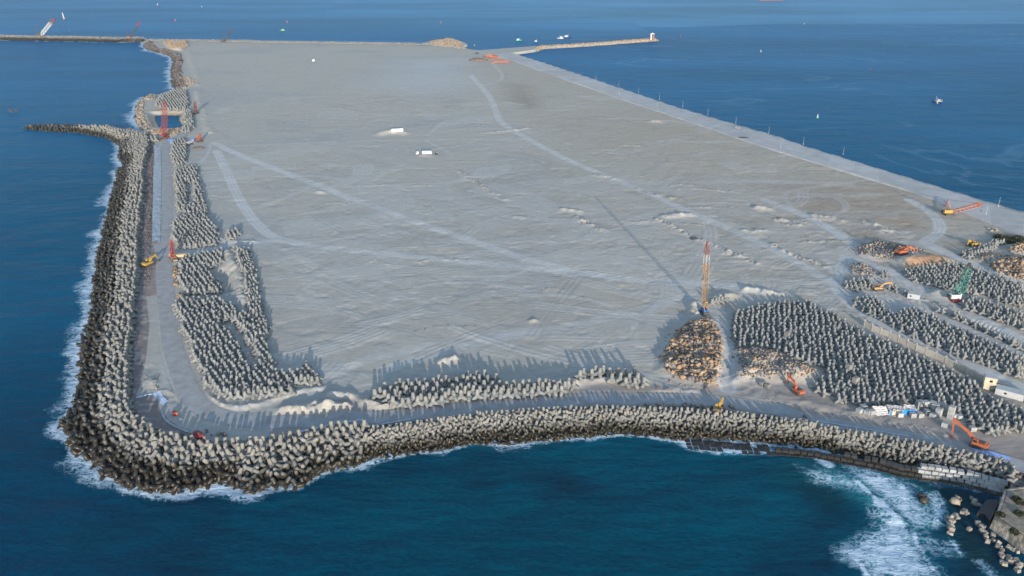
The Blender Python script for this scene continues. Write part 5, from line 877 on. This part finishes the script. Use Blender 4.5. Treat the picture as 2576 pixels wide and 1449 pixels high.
def buoy(label, p, r, h, col, top='white', lean=0.0):
    t = thing('buoy', label, 'buoy', p, .3, 'buoys and beacons on the water'); t.rotation_euler = (lean * .5, lean, .3); m_ = MB(); m_.cyl((0, 0, -.3), (0, 0, r * .55), r, r * .9, 12); m_.build('float', M[col], t); m_ = MB()
    for a in range(4): c, s = math.cos(a * 1.571), math.sin(a * 1.571); m_.beam((c * r * .5, s * r * .5, r * .5), (c * r * .18, s * r * .18, h * .85), .16 * max(1, r * .6))
    m_.cyl((0, 0, r * .5), (0, 0, h * .7), r * .26, r * .18, 8); m_.build('tower', M[top], t); m_ = MB(); m_.cyl((0, 0, h * .82), (0, 0, h), r * .3, r * .12, 8); m_.build('lantern', M[top], t)
for lb, k, x, y, r, h, c, tp in (('white-topped green buoy nearest the quay', 'D', 630, 1105, 1.5, 4.6, 'green', 'white'), ('small red buoy touching the dark blue boat', 'e2', 1250, 1005, 1.2, 4, 'red', 'white'), ('red buoy out on the open harbour water', 'D', 1130, 656, 1.6, 3.2, 'red', 'red'), ('pale green buoy in mid harbour beyond the pier head', 'C', 2437, 489, 1.6, 4.5, 'green', 'white'),
  ('tiny white buoy on the line of calm water', 'D', 507, 231, 1.7, 4, 'dark', 'white'), ('reddish buoy just off the pier head', 'C', 1687, 353, 1.8, 5.5, 'red', 'pink'), ('dark buoy close behind the pier root', 'B', 2100, 434, 1.5, 4, 'dark', 'greyp'), ('red buoy beyond the rubble mound', 'B', 1784, 221, 2.2, 6, 'red', 'pink'), ('red buoy above the small boat with a wake', 'B', 348, 216, 2.2, 6, 'red', 'pink'),
  ('pinkish buoy above the far breakwater root', 'A', 1641, 199, 2.2, 6, 'red', 'pink'), ('pale dark-based buoy right of the leaning beacon', 'A', 650, 298, 2, 5.5, 'dark', 'teal'), ('faint far buoy near the top edge, left one', 'A', 1475, 51, 2.6, 6, 'red', 'white'), ('faint far buoy near the top edge, right one', 'A', 1889, 72, 2.4, 5, 'dark', 'white')):
    buoy(lb, P(k, x, y, 0), r, h, c, tp)
buoy('tall leaning white and red beacon beyond the far breakwater', P('e4', 780, 188, 0), 3.0, 17, 'red', 'white', -.12)
# the cargo ship cut by the upper edge
t = thing('cargo_ship', 'red ship hull just cut by the upper edge of the photo', 'ship', P('e7', 1350, 20, 0), .05); hull(88, 14, 6).build('hull', M['rust'], t)
for x, hh, c in ((-28, 14, 'white'), (5, 4, 'pink'), (22, 4, 'rust')): m_ = MB(); m_.box((x, 0, 6 + hh / 2), (12, 10, hh), top=.95); m_.build('superstructure' if hh > 10 else 'cargo_hatch', M[c], t)
for x in (-6, 14, 34): m_ = MB(); m_.beam((x, 0, 6), (x, 0, 20), .7); m_.beam((x, 0, 18), (x + 8, 0, 13), .5); m_.build('derrick', M['white'], t)
# harbour light at the pier head
p = P('C', 1422, 372, 3.5); t = thing('harbour_light', 'white and rusty twin-legged light tower at the pier head', 'lighthouse', p, 0)
for x, c in ((-2.2, 'white'), (2.2, 'rust')): m_ = MB(); m_.cyl((x, 0, 0), (x, 0, 11), 1.7, 1.4, 12); m_.build('column', M[c], t)
m_ = MB(); m_.box((0, 0, 11.4), (8, 3.6, .8)); m_.cyl((0, 0, 11.8), (0, 0, 13.2), .9, .6); m_.build('lantern_deck', M['white'], t)
# thin poles along the quay and posts standing in the water
pp = [('C', 1490, 932), ('C', 1295, 868), ('C', 1708, 1000), ('C', 1942, 1075), ('C', 2204, 1152), ('C', 2512, 1246), ('D', 497, 1350), ('D', 870, 1445), ('L', 2330, 60), ('C', 1110, 805), ('C', 897, 738)]
for i, (k, x, y) in enumerate(pp):
    t = thing('light_pole', 'thin grey pole standing at the sea edge of the quay', 'pole', gz(P(k, x, y, 4.3), 4.3), 0, 'poles along the quay'); m_ = MB(); m_.cyl((0, 0, 0), (0, 0, 7.0), .1, .07, 6); m_.build('shaft', M['greyp'], t); m_ = MB(); m_.box((0, 0, .25), (.6, .6, .5)); m_.build('base', M['greyp'], t)
pp = [('D', 285, 1385), ('C', 1468, 998), ('C', 1115, 890), ('L', 2215, 135)]
for k, x, y in pp:
    t = thing('light_pole', 'thin pale pole standing in the middle of the quay', 'pole', gz(P(k, x, y, 4.3), 4.3), 0, 'poles on the inner quay'); m_ = MB(); m_.cyl((0, 0, 0), (0, 0, 5.5), .12, .08, 6); m_.build('shaft', M['greyp'], t); m_ = MB(); m_.box((0, 0, .25), (.5, .5, .5)); m_.build('base', M['greyp'], t)
for x, y in ((85, 1052), (100, 1050), (112, 1055), (145, 1050), (165, 1048)):
    m_ = MB(); m_.cyl((0, 0, -2), (.2, 0, 3.6), .5, .42, 7); m_.cyl((.2, 0, 3.6), (.2, 0, 3.8), .55, .5, 7); o = m_.build('mooring_post', M['dark']); o.location = P('A', x, y, 0).tolist(); tag(o, 'dark timber post standing in the water above the left spur', 'post', 'posts in the water')
# pipes, net heap and scrap at the far corner of the fill
rp = np.random.default_rng(3)
def pipes(k, x0, x1, y0, y1, n, zmax, lab, grp):
    for i in range(n):
        p = P(k, rp.uniform(x0, x1), rp.uniform(y0, y1)); L_ = rp.uniform(9, 17); a = rp.normal(0, .35); c, s = math.cos(a), math.sin(a); z = .5 + rp.uniform(0, zmax); m_ = MB(); m_.cyl((-L_ / 2 * c, -L_ / 2 * s, z + rp.uniform(-.3, .5)), (L_ / 2 * c, L_ / 2 * s, z + rp.uniform(-.3, .5)), .55, n=7); m_.cyl((L_ / 2 * c * .98, L_ / 2 * s * .98, z + .1), (L_ / 2 * c, L_ / 2 * s, z + .1), .7, n=7)
        cn = ('rust', 'pink', 'brownred')[int(rp.integers(3))]; o = m_.build('steel_pipe', M[cn]); o.location = gz(p).tolist(); tag(o, f'{dict(rust="rust-red", pink="pinkish", brownred="dark rusty")[cn]} steel pipe {lab}', 'pipe', grp)
pipes('e5', 780, 1120, 1000, 1080, 22, 3.0, 'in the tall pile at the far end', 'pipes in the tall pile'); pipes('e5', 1150, 1780, 1235, 1330, 16, .8, 'lying loose in front of the tall pile', 'pipes lying loose'); pipes('e5', 980, 1350, 1050, 1190, 7, .2, 'spread between the two pipe piles', 'pipes between the piles')
def blob(name, label, cat, base, sx, sy, sz, m_, seed):
    r = np.random.default_rng(seed); V = IV * (1 + .25 * (r.random((len(IV), 1)) - .5)); V = V * np.array([sx, sy, sz]); V[:, 2] = np.maximum(V[:, 2], -.2); o = obj(name, mesh_from(name, V, IF, M[m_])); o.location = base.tolist(); return tag(o, label, cat)
blob('net_heap', 'big dark brown heap of nets left of the red pipe pile', 'net heap', GP('e5', 390, 1195), 15, 7, 4.5, 'rock4', 1); blob('net_heap', 'small dark heap near the pier root', 'net heap', GP('e5', 335, 890), 3.5, 3, 3, 'dark', 2); blob('scrap_heap', 'dark rusty scrap heap on the sand below the red container', 'scrap heap', GP('c2', 1410, 1290), 6.5, 2.6, 1.6, 'rock4', 3)
blob('tarred_heap', 'black heap at the inner edge of the quay', 'heap', GP('C', 2275, 1292), 7, 3.2, 1.3, 'dark', 4); blob('dark_heap', 'dark low heap left of the tall orange crane tip', 'heap', GP('c1', 335, 70), 3, 2, 1.2, 'dark', 6)
# ------------------------------------------------------------------ walls, blocks, shelters, sheets
wb = resample(PS('J', [(1075, 15), (1150, 55), (1320, 125), (1560, 240), (1740, 315), (1870, 378), (2000, 443), (2190, 545)], 4), 4.6); t = thing('panel_wall', 'long wall of beige concrete panels running through the right yard', 'wall', wb[0], 0)
for i in range(len(wb)):
    p = wb[i] - wb[0]; m_ = MB(); a = math.atan2(*(wb[min(i + 1, len(wb) - 1)] - wb[max(i - 1, 0)])[[1, 0]]); R = Matrix.Rotation(a, 3, 'Z'); m_.box((p[0], p[1], 1.75), (.42, .5, 3.5), R); m_.box((p[0], p[1] + .5, 3.45), (.3, 1.2, .35), R); m_.build('post', M['panel'], t)
    if i + 1 < len(wb):
        q_ = (wb[i + 1] - wb[0] + p) / 2; L_ = np.linalg.norm(wb[i + 1] - wb[i]); a = math.atan2(wb[i + 1][1] - wb[i][1], wb[i + 1][0] - wb[i][0]); m_ = MB(); m_.box((q_[0], q_[1], 1.6), (L_ - .5, .26, 3.2), Matrix.Rotation(a, 3, 'Z')); m_.build('panel', M['panel'], t)
wb = resample(PS('J', [(2290, 590), (2400, 640), (2571, 735), (2650, 790)], 4), 3.6); t = thing('low_wall', 'lower grey panel wall continuing past the guard house', 'wall', wb[0], 0)
for i in range(len(wb) - 1):
    p = wb[i] - wb[0]; q_ = (wb[i + 1] - wb[0] + p) / 2; L_ = np.linalg.norm(wb[i + 1] - wb[i]); a = math.atan2(wb[i + 1][1] - wb[i][1], wb[i + 1][0] - wb[i][0]); m_ = MB(); m_.box((q_[0], q_[1] + 5, 1.1), (L_ - .4, .26, 2.2), Matrix.Rotation(a, 3, 'Z')); m_.build('panel', M['panel'], t); m_ = MB(); m_.box((p[0], p[1] + 5, 1.2), (.4, .45, 2.4)); m_.build('post', M['panel'], t)
p = GP('e6', 650, 650); t = thing('guard_house', 'cream two-storey guard house at the end of the panel wall', 'guard house', p, -.42)
for z, nm in ((1.45, 'lower_storey'), (4.25, 'upper_storey')): m_ = MB(); m_.box((0, 0, z), (4.2 if z < 3 else 4.5, 3.6 if z < 3 else 3.9, 2.9 if z < 3 else 2.5)); st_ = m_.build(nm, M['cream'], t)
m_ = MB(); m_.box((0, 0, 2.95), (4.8, 4.2, .22)); m_.build('ledge', M['cream'], t); m_ = MB(); m_.box((0, 0, 5.62), (4.9, 4.3, .25)); m_.box((0, 0, 5.8), (4.4, 3.8, .14), mi=1); m_.build('roof', [M['cream'], M['greyp']], t)
for c, d in (((.2, -1.97, 4.3), (1.1, .12, 1.0)), ((2.27, .1, 4.3), (.12, 1.0, 1.0))): m_ = MB(); m_.box(c, d); w_ = m_.build('window', M['glass'], t); m_ = MB(); m_.box((c[0], c[1], c[2] - .6), (d[0] + .2, d[1] + .2, .12)); m_.build('sill', M['cream'], w_)
m_ = MB(); m_.box((2.12, .3, 1.05), (.12, .95, 2.1)); m_.build('door', M['tan'], t)
for i in range(6): pass
m_ = MB()
for i in range(7): m_.box((2.7 + .28 * i, -1.2, 2.7 - .4 * i - .1), (.3, 1.0, .2))
m_.build('stair', M['cream'], t)
def block(p, d, a, label, group, m_='block', tl=(0, 0)):
    key = ('b', m_)
    if key not in MESH:
        mb = MB(); s = .5; c = .44
        V = [(x * s, y * s, z * c) for z in (-1, 1) for x, y in ((-1, -1), (1, -1), (1, 1), (-1, 1))] + [(x * c, y * c, z * s) for z in (-1, 1) for x, y in ((-1, -1), (1, -1), (1, 1), (-1, 1))]
        Fq = [(0, 1, 5, 4), (1, 2, 6, 5), (2, 3, 7, 6), (3, 0, 4, 7), (11, 10, 9, 8), (12, 13, 14, 15)] + [(4 + i, 4 + (i + 1) % 4, 12 + (i + 1) % 4, 12 + i) for i in range(4)] + [(8 + i, 8 + (i + 1) % 4, (i + 1) % 4, i) for i in range(4)]
        mb.add(V, Fq); o = mb.build('concrete_block', M[m_]); MESH[key] = o.data; bpy.data.objects.remove(o)
    o = obj('concrete_block', MESH[key]); o.location = [float(v) for v in p]; o.scale = d; o.rotation_euler = (tl[0], tl[1], a); return tag(o, label, 'concrete block', group)
bl = PS('K', [(250, 316), (600, 345), (880, 400), (1200, 460), (1400, 520), (1620, 555), (1900, 590), (2010, 612), (2300, 695), (2425, 720)], 0); bl = resample(bl, 2.3); n_ = len(bl); rb = np.random.default_rng(9)
for c in range(4):
    for i in range(n_ - 1):
        f = i / n_; tq = (bl[i + 1] - bl[i])[:2]; tq /= np.linalg.norm(tq); nn = np.array([-tq[1], tq[0]]); a = math.atan2(tq[1], tq[0]); o_ = (.5 if c % 2 else 0)
        if (c == 3 and f < .62) or (c == 2 and f < .3) or (c == 2 and f < .5 and rb.random() < .5): continue
        p = (bl[i] * (1 - o_) + bl[i + 1] * o_)[:2] + nn * (.9 + 1.25 * c + rb.normal(0, .12)); block((p[0], p[1], -.35 + 1.15 * c + rb.normal(0, .07)), (2.08, 2.2, 1.35), a + rb.normal(0, .06), f'{"wet dark" if c < 2 and f < .62 else "dry pale grey" if f > .62 else "brown-stained"} block, {("bottom", "second", "third", "top")[c]} course, {"left part" if f < .33 else "middle" if f < .62 else "pale right end"} of block wall', 'blocks of the stepped sea wall', 'block2' if f > .62 else 'block')
bl = resample(PS('I', [(1310, 1150), (1500, 1165), (1800, 1195), (2110, 1212)], 0), 2.25)
for c in range(3):
    for i in range(len(bl) - 1):
        p = bl[i] + np.array([rb.normal(0, .08), .3 + 2.3 * c, 0]); block((p[0], p[1], -.50 + .12 * c + rb.normal(0, .13)), (2.1, 2.15, 1.1), rb.normal(-.08, .03), f'black wet block in the {("outer", "middle", "inner")[c]} row of the ledge awash', 'blocks of the ledge awash')
for x, y, lv, a, wh in ((80, 320, 0, .5, 'left of the blue shelter'), (150, 262, 0, .3, 'left of the blue shelter'), (225, 345, 0, .7, 'left of the blue shelter'), (310, 350, 0, .1, 'left of the blue shelter'), (815, 392, 0, .05, 'in front of the white tent'), (1055, 400, 0, .05, 'in front of the blue wall'), (1190, 405, 0, .1, 'in front of the blue wall'), (1165, 250, 0, .1, 'right behind the striped shelter'), (1165, 250, 1, .1, 'right behind the striped shelter'),
   (1275, 255, 0, .1, 'right of the striped shelter'), (1275, 255, 1, .1, 'right of the striped shelter'), (1312, 345, 0, .0, 'in front of the block rows'), (1400, 265, 0, .7, 'in the left block row'), (1455, 310, 0, .7, 'in the left block row'), (1525, 390, 0, .7, 'in the left block row'), (1400, 265, 1, .7, 'in the left block row'), (1455, 310, 1, .7, 'in the left block row'), (1525, 390, 1, .7, 'in the left block row'), (1430, 410, 0, .6, 'in front of the block rows'), (1560, 290, 0, .8, 'in the right block row'), (1560, 290, 1, .8, 'in the right block row'),
   (1650, 350, 0, .8, 'in the right block row'), (1650, 350, 1, .8, 'in the right block row'), (1745, 430, 0, .8, 'in the right block row'), (1745, 430, 1, .8, 'in the right block row'), (1745, 430, 2, .8, 'in the right block row'), (1815, 420, 0, .3, 'at the right end of the block rows'), (1645, 580, 0, .9, 'alone on the dirt by the long orange arm'), (2150, 655, 0, .1, 'beside the last yard tetrapods'), (1905, 440, 0, .2, 'behind the long orange arm')):
    p = GP('c5', x, y); block((p[0], p[1], p[2] + .95 + 1.9 * lv), (2.3, 2.1, 1.9), a, f'pale grey cube block {wh}, {("on the ground", "second up", "third up")[lv]}', 'cube blocks by the shelters', 'block2')
for k, x, y, d, lb in (('J', 348, 150, 2.4, 'tan block lying on the right yard tetrapods'), ('J', 922, 460, 2.6, 'white slab block standing among the right yard tetrapods, upper one'), ('J', 984, 585, 2.6, 'white slab block standing among the right yard tetrapods, lower one'), ('c8', 1222, 80, 2.0, 'grey block on the bank right of the rock heap road'), ('c8', 1655, 300, 2.0, 'dark grey block left of the stained block'), ('c8', 1762, 350, 2.2, 'block with reddish stain left of the orange excavator')):
    p = GP(k, x, y); block((p[0], p[1], p[2] + d * .5 + (2.4 if k == 'J' else 0)), (d, d * .8, d * (1.1 if k == 'J' else 1)), .6, lb, None)
for x, y in ((1880, 930), (1905, 935), (1870, 960), (1900, 975), (1880, 1000), (1905, 1010), (1870, 1040), (1895, 1050), (1900, 890), (1930, 875), (1945, 900), (1860, 905), (1990, 850), (2030, 860), (2015, 835), (2140, 955), (2168, 980), (2192, 990), (2060, 1008), (2180, 1025), (2215, 1043), (2215, 1078), (2280, 1065), (2286, 1112), (2232, 1125), (2335, 1133), (2430, 1175), (2470, 1195), (2510, 1220), (2110, 745), (2125, 775), (2080, 715), (2150, 785), (2175, 795), (2100, 760)) + tuple((2340 + 190 * a + rb.normal(0, 14), 1215 + 160 * a + rb.normal(0, 28)) for a in np.linspace(0, 1, 22)):
    p = P('K', x, y, .5); s = rb.uniform(.95, 1.5); near = 'in the tan cluster off the stone bastion' if x < 2050 else 'scattered along the foot of the stone bastion' if y > 900 else 'on the cobbles under the block wall'
    block((p[0], p[1], .35), (s, s * rb.uniform(.8, 1.2), s), rb.uniform(0, 1.5), f'weathered tan block {near}', 'tumbled tan blocks in the shallows', 'fort', (rb.normal(0, .2), rb.normal(0, .2)))
# the old stone bastion, lower right
c0 = FORT[0]; t = thing('stone_bastion', 'old stone bastion with sloping walls in the lower right corner', 'bastion', (c0[0], c0[1], 0), 0); q = [(p[0] - c0[0], p[1] - c0[1]) for p in FORT]; cx, cy = np.mean(np.array(q), 0)
m_ = MB(); m_.prism(q, -1.5, 5.5, .9); m_.build('battered_wall', M['fort'], t); q2 = [(cx + (x - cx) * .9, cy + (y - cy) * .9) for x, y in q]
m_ = MB(); n_ = len(q2)
for i in range(n_): a, b_ = q2[i], q2[(i + 1) % n_]; m_.beam((*a, 5.65), (*b_, 5.65), .7, .3)
m_.build('parapet', M['fort'], t); m_ = MB(); m_.prism([(cx + (x - cx) * .86, cy + (y - cy) * .86) for x, y in q], 5.3, 5.7, .98); m_.build('earth_top', M['earth'], t)
ql = [(p[0] - c0[0], p[1] - c0[1]) for p in PS('K', [(2125, 880), (2200, 900), (2250, 960), (2330, 780), (2310, 750), (2210, 760)], .5)]; m_ = MB(); m_.prism(ql, -1, 1.6, .97); m_.build('landing', M['block'], t)
# shrubs
def bush(k, x, y, z, r, seed, lab):
    rr = np.random.default_rng(seed); n = 420; d = rr.normal(size=(n, 3)); d /= np.linalg.norm(d, axis=1)[:, None]; c = d * (rr.random((n, 1)) ** .4) * np.array([r, r * .85, r * .6]) * (.75 + .5 * vn(d[:, :1] * 2 + 9, d[:, 1:2] * 2 + d[:, 2:] + 9, seed)); c[:, 2] = np.abs(c[:, 2]); V = (c[:, None] + rr.normal(0, .16 * r ** .5, (n, 4, 3))).reshape(-1, 3)
    p = P(k, x, y, z); t = thing('bush', lab, 'bush', p, 0, 'dark shrubs'); obj('foliage', mesh_from('foliage', V, np.arange(n * 4).reshape(n, 4), M['leaf']), t); m_ = MB()
    for i in range(5): m_.beam((0, 0, -.3), c[i] * .8, .12)
    m_.build('stem', M['rock4'], t)
M['leaf'] = mat('dusty_dark_leaf', (.05, .06, .032), .8, .4, 1.5)
for i, (x, y) in enumerate(((2330, 350), (2420, 365), (2500, 385), (2380, 385), (2450, 405), (2540, 410), (2520, 360), (2340, 395))): bush('L', x, y, 4, 3.6, i, 'dark scrub mass beyond the upright tetrapods near the quay')
for i, (x, y) in enumerate(((2340, 880), (2500, 740), (2520, 870), (2480, 1040), (2550, 770))): bush('K', x, y, 5.6, 1.8, 40 + i, 'dusty shrub growing on top of the stone bastion')
# shelters of tarpaulin
def shelter(label, quad, zf, zb, roofm, wallm=None):
    P4 = [P('c5', x, y, 4 + z) for (x, y), z in zip(quad, (zb, zb, zf, zf))]; b = np.mean(P4, 0); b[2] = 4; t = thing('shelter', label, 'shelter', b, 0, 'tarpaulin shelters'); n = 14; V = []
    for i in range(n):
        for j in range(n):
            a, c = i / (n - 1), j / (n - 1); p = (P4[0] * (1 - a) + P4[1] * a) * (1 - c) + (P4[3] * (1 - a) + P4[2] * a) * c - b; V.append(p + np.array([0, 0, .12 * math.sin(i * 2.1) + .1 * math.sin(j * 1.7 + i) - .35 * math.sin(a * math.pi) * math.sin(c * math.pi)]))
    Fq = grid_faces(n, n); V2 = np.array(V) - [0, 0, .08]; obj('roof', mesh_from('roof', np.vstack([V, V2]), np.vstack([Fq, Fq[:, ::-1] + n * n]), M[roofm]), t)
    for p in P4: q = p - b; m_ = MB(); m_.beam((q[0], q[1], -.2), (q[0], q[1], max(.2, q[2] - .1)), .16); m_.build('pole', M['tan'], t)
    if wallm:
        for (i, j), wm in wallm: a, c = P4[i] - b, P4[j] - b; m_ = MB(); m_.add([(a[0], a[1], 0), (c[0], c[1], 0), (c[0], c[1], c[2] - .15), (a[0], a[1], a[2] - .15), (a[0], a[1] + .1, 0), (c[0], c[1] + .1, 0), (c[0], c[1] + .1, c[2] - .15), (a[0], a[1] + .1, a[2] - .15)], [(0, 1, 2, 3), (7, 6, 5, 4), (3, 2, 6, 7), (0, 3, 7, 4), (1, 5, 6, 2)]); m_.build('wall_sheet', M[wm], t)
shelter('leftmost shelter of pale striped sheeting sloping to the ground', [(320, 205), (565, 205), (640, 365), (395, 385)], .25, 2.9, 'stripe', [((0, 1), 'azure')]); shelter('middle shelter with dark grey tarpaulin roof', [(575, 180), (860, 200), (890, 275), (640, 300)], 2.0, 2.9, 'stripe2', [((3, 2), 'azure')]); shelter('right shelter with striped roof and blue front sheet', [(895, 175), (1085, 180), (1135, 275), (885, 270)], 2.2, 3.0, 'stripe', [((3, 2), 'azure')]); shelter('small off-white tent in front of the grey tarpaulin roof', [(700, 265), (850, 275), (850, 300), (690, 300)], 2.0, 2.4, 'cream', [((3, 2), 'cream')])
# sheets of geotextile
def strip(label, left, right, m_, wob=.1, name='geotextile_sheet', n=60):
    a, b_ = resample(left, 1), resample(right, 1); tt = np.linspace(0, 1, n); A = np.stack([np.interp(tt, np.linspace(0, 1, len(a)), a[:, i]) for i in range(3)], 1); B = np.stack([np.interp(tt, np.linspace(0, 1, len(b_)), b_[:, i]) for i in range(3)], 1); r = np.random.default_rng(n); V = []
    for f in np.linspace(0, 1, 6): V.append(A * (1 - f) + B * f + np.c_[r.normal(0, wob, (n, 2)), r.normal(0, wob, n)])
    V = np.stack(V, 1).reshape(-1, 3); V[:, 2] = np.maximum(V[:, 2], terrain(V[:, 0].copy(), V[:, 1].copy()) + .07); o = obj(name, mesh_from(name, V, grid_faces(n, 6), M[m_])); return tag(o, label, 'sheet')
strip('long grey-white geotextile strip draped beside the left road', PS('E', [(970, 190), (975, 330), (965, 520), (960, 760), (957, 1085)], 5.6), PS('E', [(1035, 195), (1040, 420), (1037, 700), (1034, 950), (1030, 1098)], 4.2), 'gtex', .16, n=150)
strip('pale blue sheet lying below the long-reach excavator', PS('K', [(2090, 258), (2260, 282), (2440, 335)], 4.3), PS('K', [(2090, 266), (2220, 315), (2450, 370)], 4.2), 'bsheet', .04); strip('crumpled whitish sheet at the inner corner of the wall', PS('G', [(800, 322), (930, 290), (1035, 268), (1060, 320), (1105, 360)], 4.3), PS('G', [(810, 335), (935, 303), (1000, 320), (1035, 390), (1060, 405)], 4.2), 'sheet', .12); strip('long edge of pale sheeting along the corner bank', PS('G', [(1040, 440), (1080, 520), (1140, 570), (1240, 620), (1370, 665)], 4.3), PS('G', [(1030, 455), (1065, 535), (1130, 585), (1235, 635), (1360, 678)], 4.2), 'gtex', .06)
strip('small white sheet on the dirt near the red grab', PS('G', [(1200, 520), (1230, 517)], 4.2), PS('G', [(1212, 545), (1245, 536)], 4.2), 'white', .03, n=8); strip('pale stone strip left of the step in the bay crest', PS('H', [(0, 990), (200, 945), (400, 905), (560, 878)], 4.3), PS('H', [(0, 1004), (200, 958), (400, 917), (568, 890)], 4.25), 'sheet', .04); strip('pale stone step set across the bay crest', PS('H', [(556, 880), (590, 910), (622, 948)], 4.35), PS('H', [(590, 875), (622, 905), (655, 945)], 4.35), 'sheet', .03, n=12); strip('pale stone strip right of the step in the bay crest', PS('H', [(640, 944), (850, 905), (1000, 880), (1110, 858)], 4.3), PS('H', [(645, 953), (850, 913), (1000, 887), (1110, 864)], 4.25), 'sheet', .03)
strip('thin pale kerb line above the small tetrapods on the right', PS('J', [(580, 882), (860, 928), (1100, 968), (1300, 1003), (1520, 1040)], 4.25), PS('J', [(580, 889), (860, 935), (1100, 975), (1300, 1010), (1520, 1046)], 4.2), 'sheet', .03)
# ------------------------------------------------------------------ light, air, camera
SUN_EL, SUN_AZ = math.radians(10.6), math.radians(180 - 9.5)   # sun behind the camera, a little to its right
# thin blue air over the harbour
m = bpy.data.materials.new('thin_air'); m.use_nodes = True; N, L = m.node_tree.nodes, m.node_tree.links; N.remove(N['Principled BSDF']); pv = N.new('ShaderNodeVolumePrincipled'); pv.inputs['Color'].default_value = (.85, .93, 1.0, 1); pv.inputs['Density'].default_value = 0.00002; pv.inputs['Anisotropy'].default_value = 0.0; L.new(pv.outputs[0], N['Material Output'].inputs['Volume'])
mb = MB(); mb.box((0, 0, 91.5), (30000, 30000, 196)); tag(mb.build('haze', m), kind='stuff')
w = bpy.data.worlds.new('World'); scene.world = w; w.use_nodes = True; N, L = w.node_tree.nodes, w.node_tree.links
sky = N.new('ShaderNodeTexSky'); sky.sky_type = 'NISHITA'; sky.sun_disc = False; sky.sun_elevation = SUN_EL; sky.sun_rotation = SUN_AZ; sky.altitude = 100; sky.air_density = 1.0; sky.dust_density = .6; sky.ozone_density = 1.6
L.new(sky.outputs[0], N['Background'].inputs[0]); N['Background'].inputs[1].default_value = .149
sl = bpy.data.lights.new('sun', 'SUN'); sl.energy = 2.6; sl.angle = math.radians(.5); sl.color = (1, .915, .82); so = bpy.data.objects.new('sun', sl); COL.objects.link(so)
d = Vector((math.sin(SUN_AZ) * math.cos(SUN_EL), math.cos(SUN_AZ) * math.cos(SUN_EL), math.sin(SUN_EL)))
so.rotation_euler = d.to_track_quat('Z', 'Y').to_euler(); so.location = d * 300
cd = bpy.data.cameras.new('camera'); cd.sensor_width = 36; cd.lens = F / 2576 * 36; cd.clip_start = 1; cd.clip_end = 60000
co = bpy.data.objects.new('camera', cd); COL.objects.link(co); co.location = (0, 0, CAMH); co.rotation_euler = (math.pi / 2 - PITCH, 0, 0); scene.camera = co
vs = scene.view_settings; vs.view_transform = 'Standard'; vs.look = 'None'; vs.gamma = 1; vs.exposure = 1.1
# look-alikes: say which one by its place along the photo
import collections
byl = collections.defaultdict(list)
for o in COL.objects:
    if o.parent is None and o.get('label'): byl[o['label']].append(o)
bpy.context.view_layer.update()
def nth(i): return f'{i}{"th" if 10 <= i % 100 <= 20 else {1: "st", 2: "nd", 3: "rd"}.get(i % 10, "th")}'
for lb, os_ in byl.items():
    if len(os_) < 2 or len(lb.split()) > 13: continue
    os_.sort(key=lambda o: pix(o.matrix_world.translation)[0])
    for i, o in enumerate(os_): o['label'] = lb + (', leftmost of these' if i == 0 else ', rightmost of these' if i == len(os_) - 1 else f', {nth(i + 1)} from left')
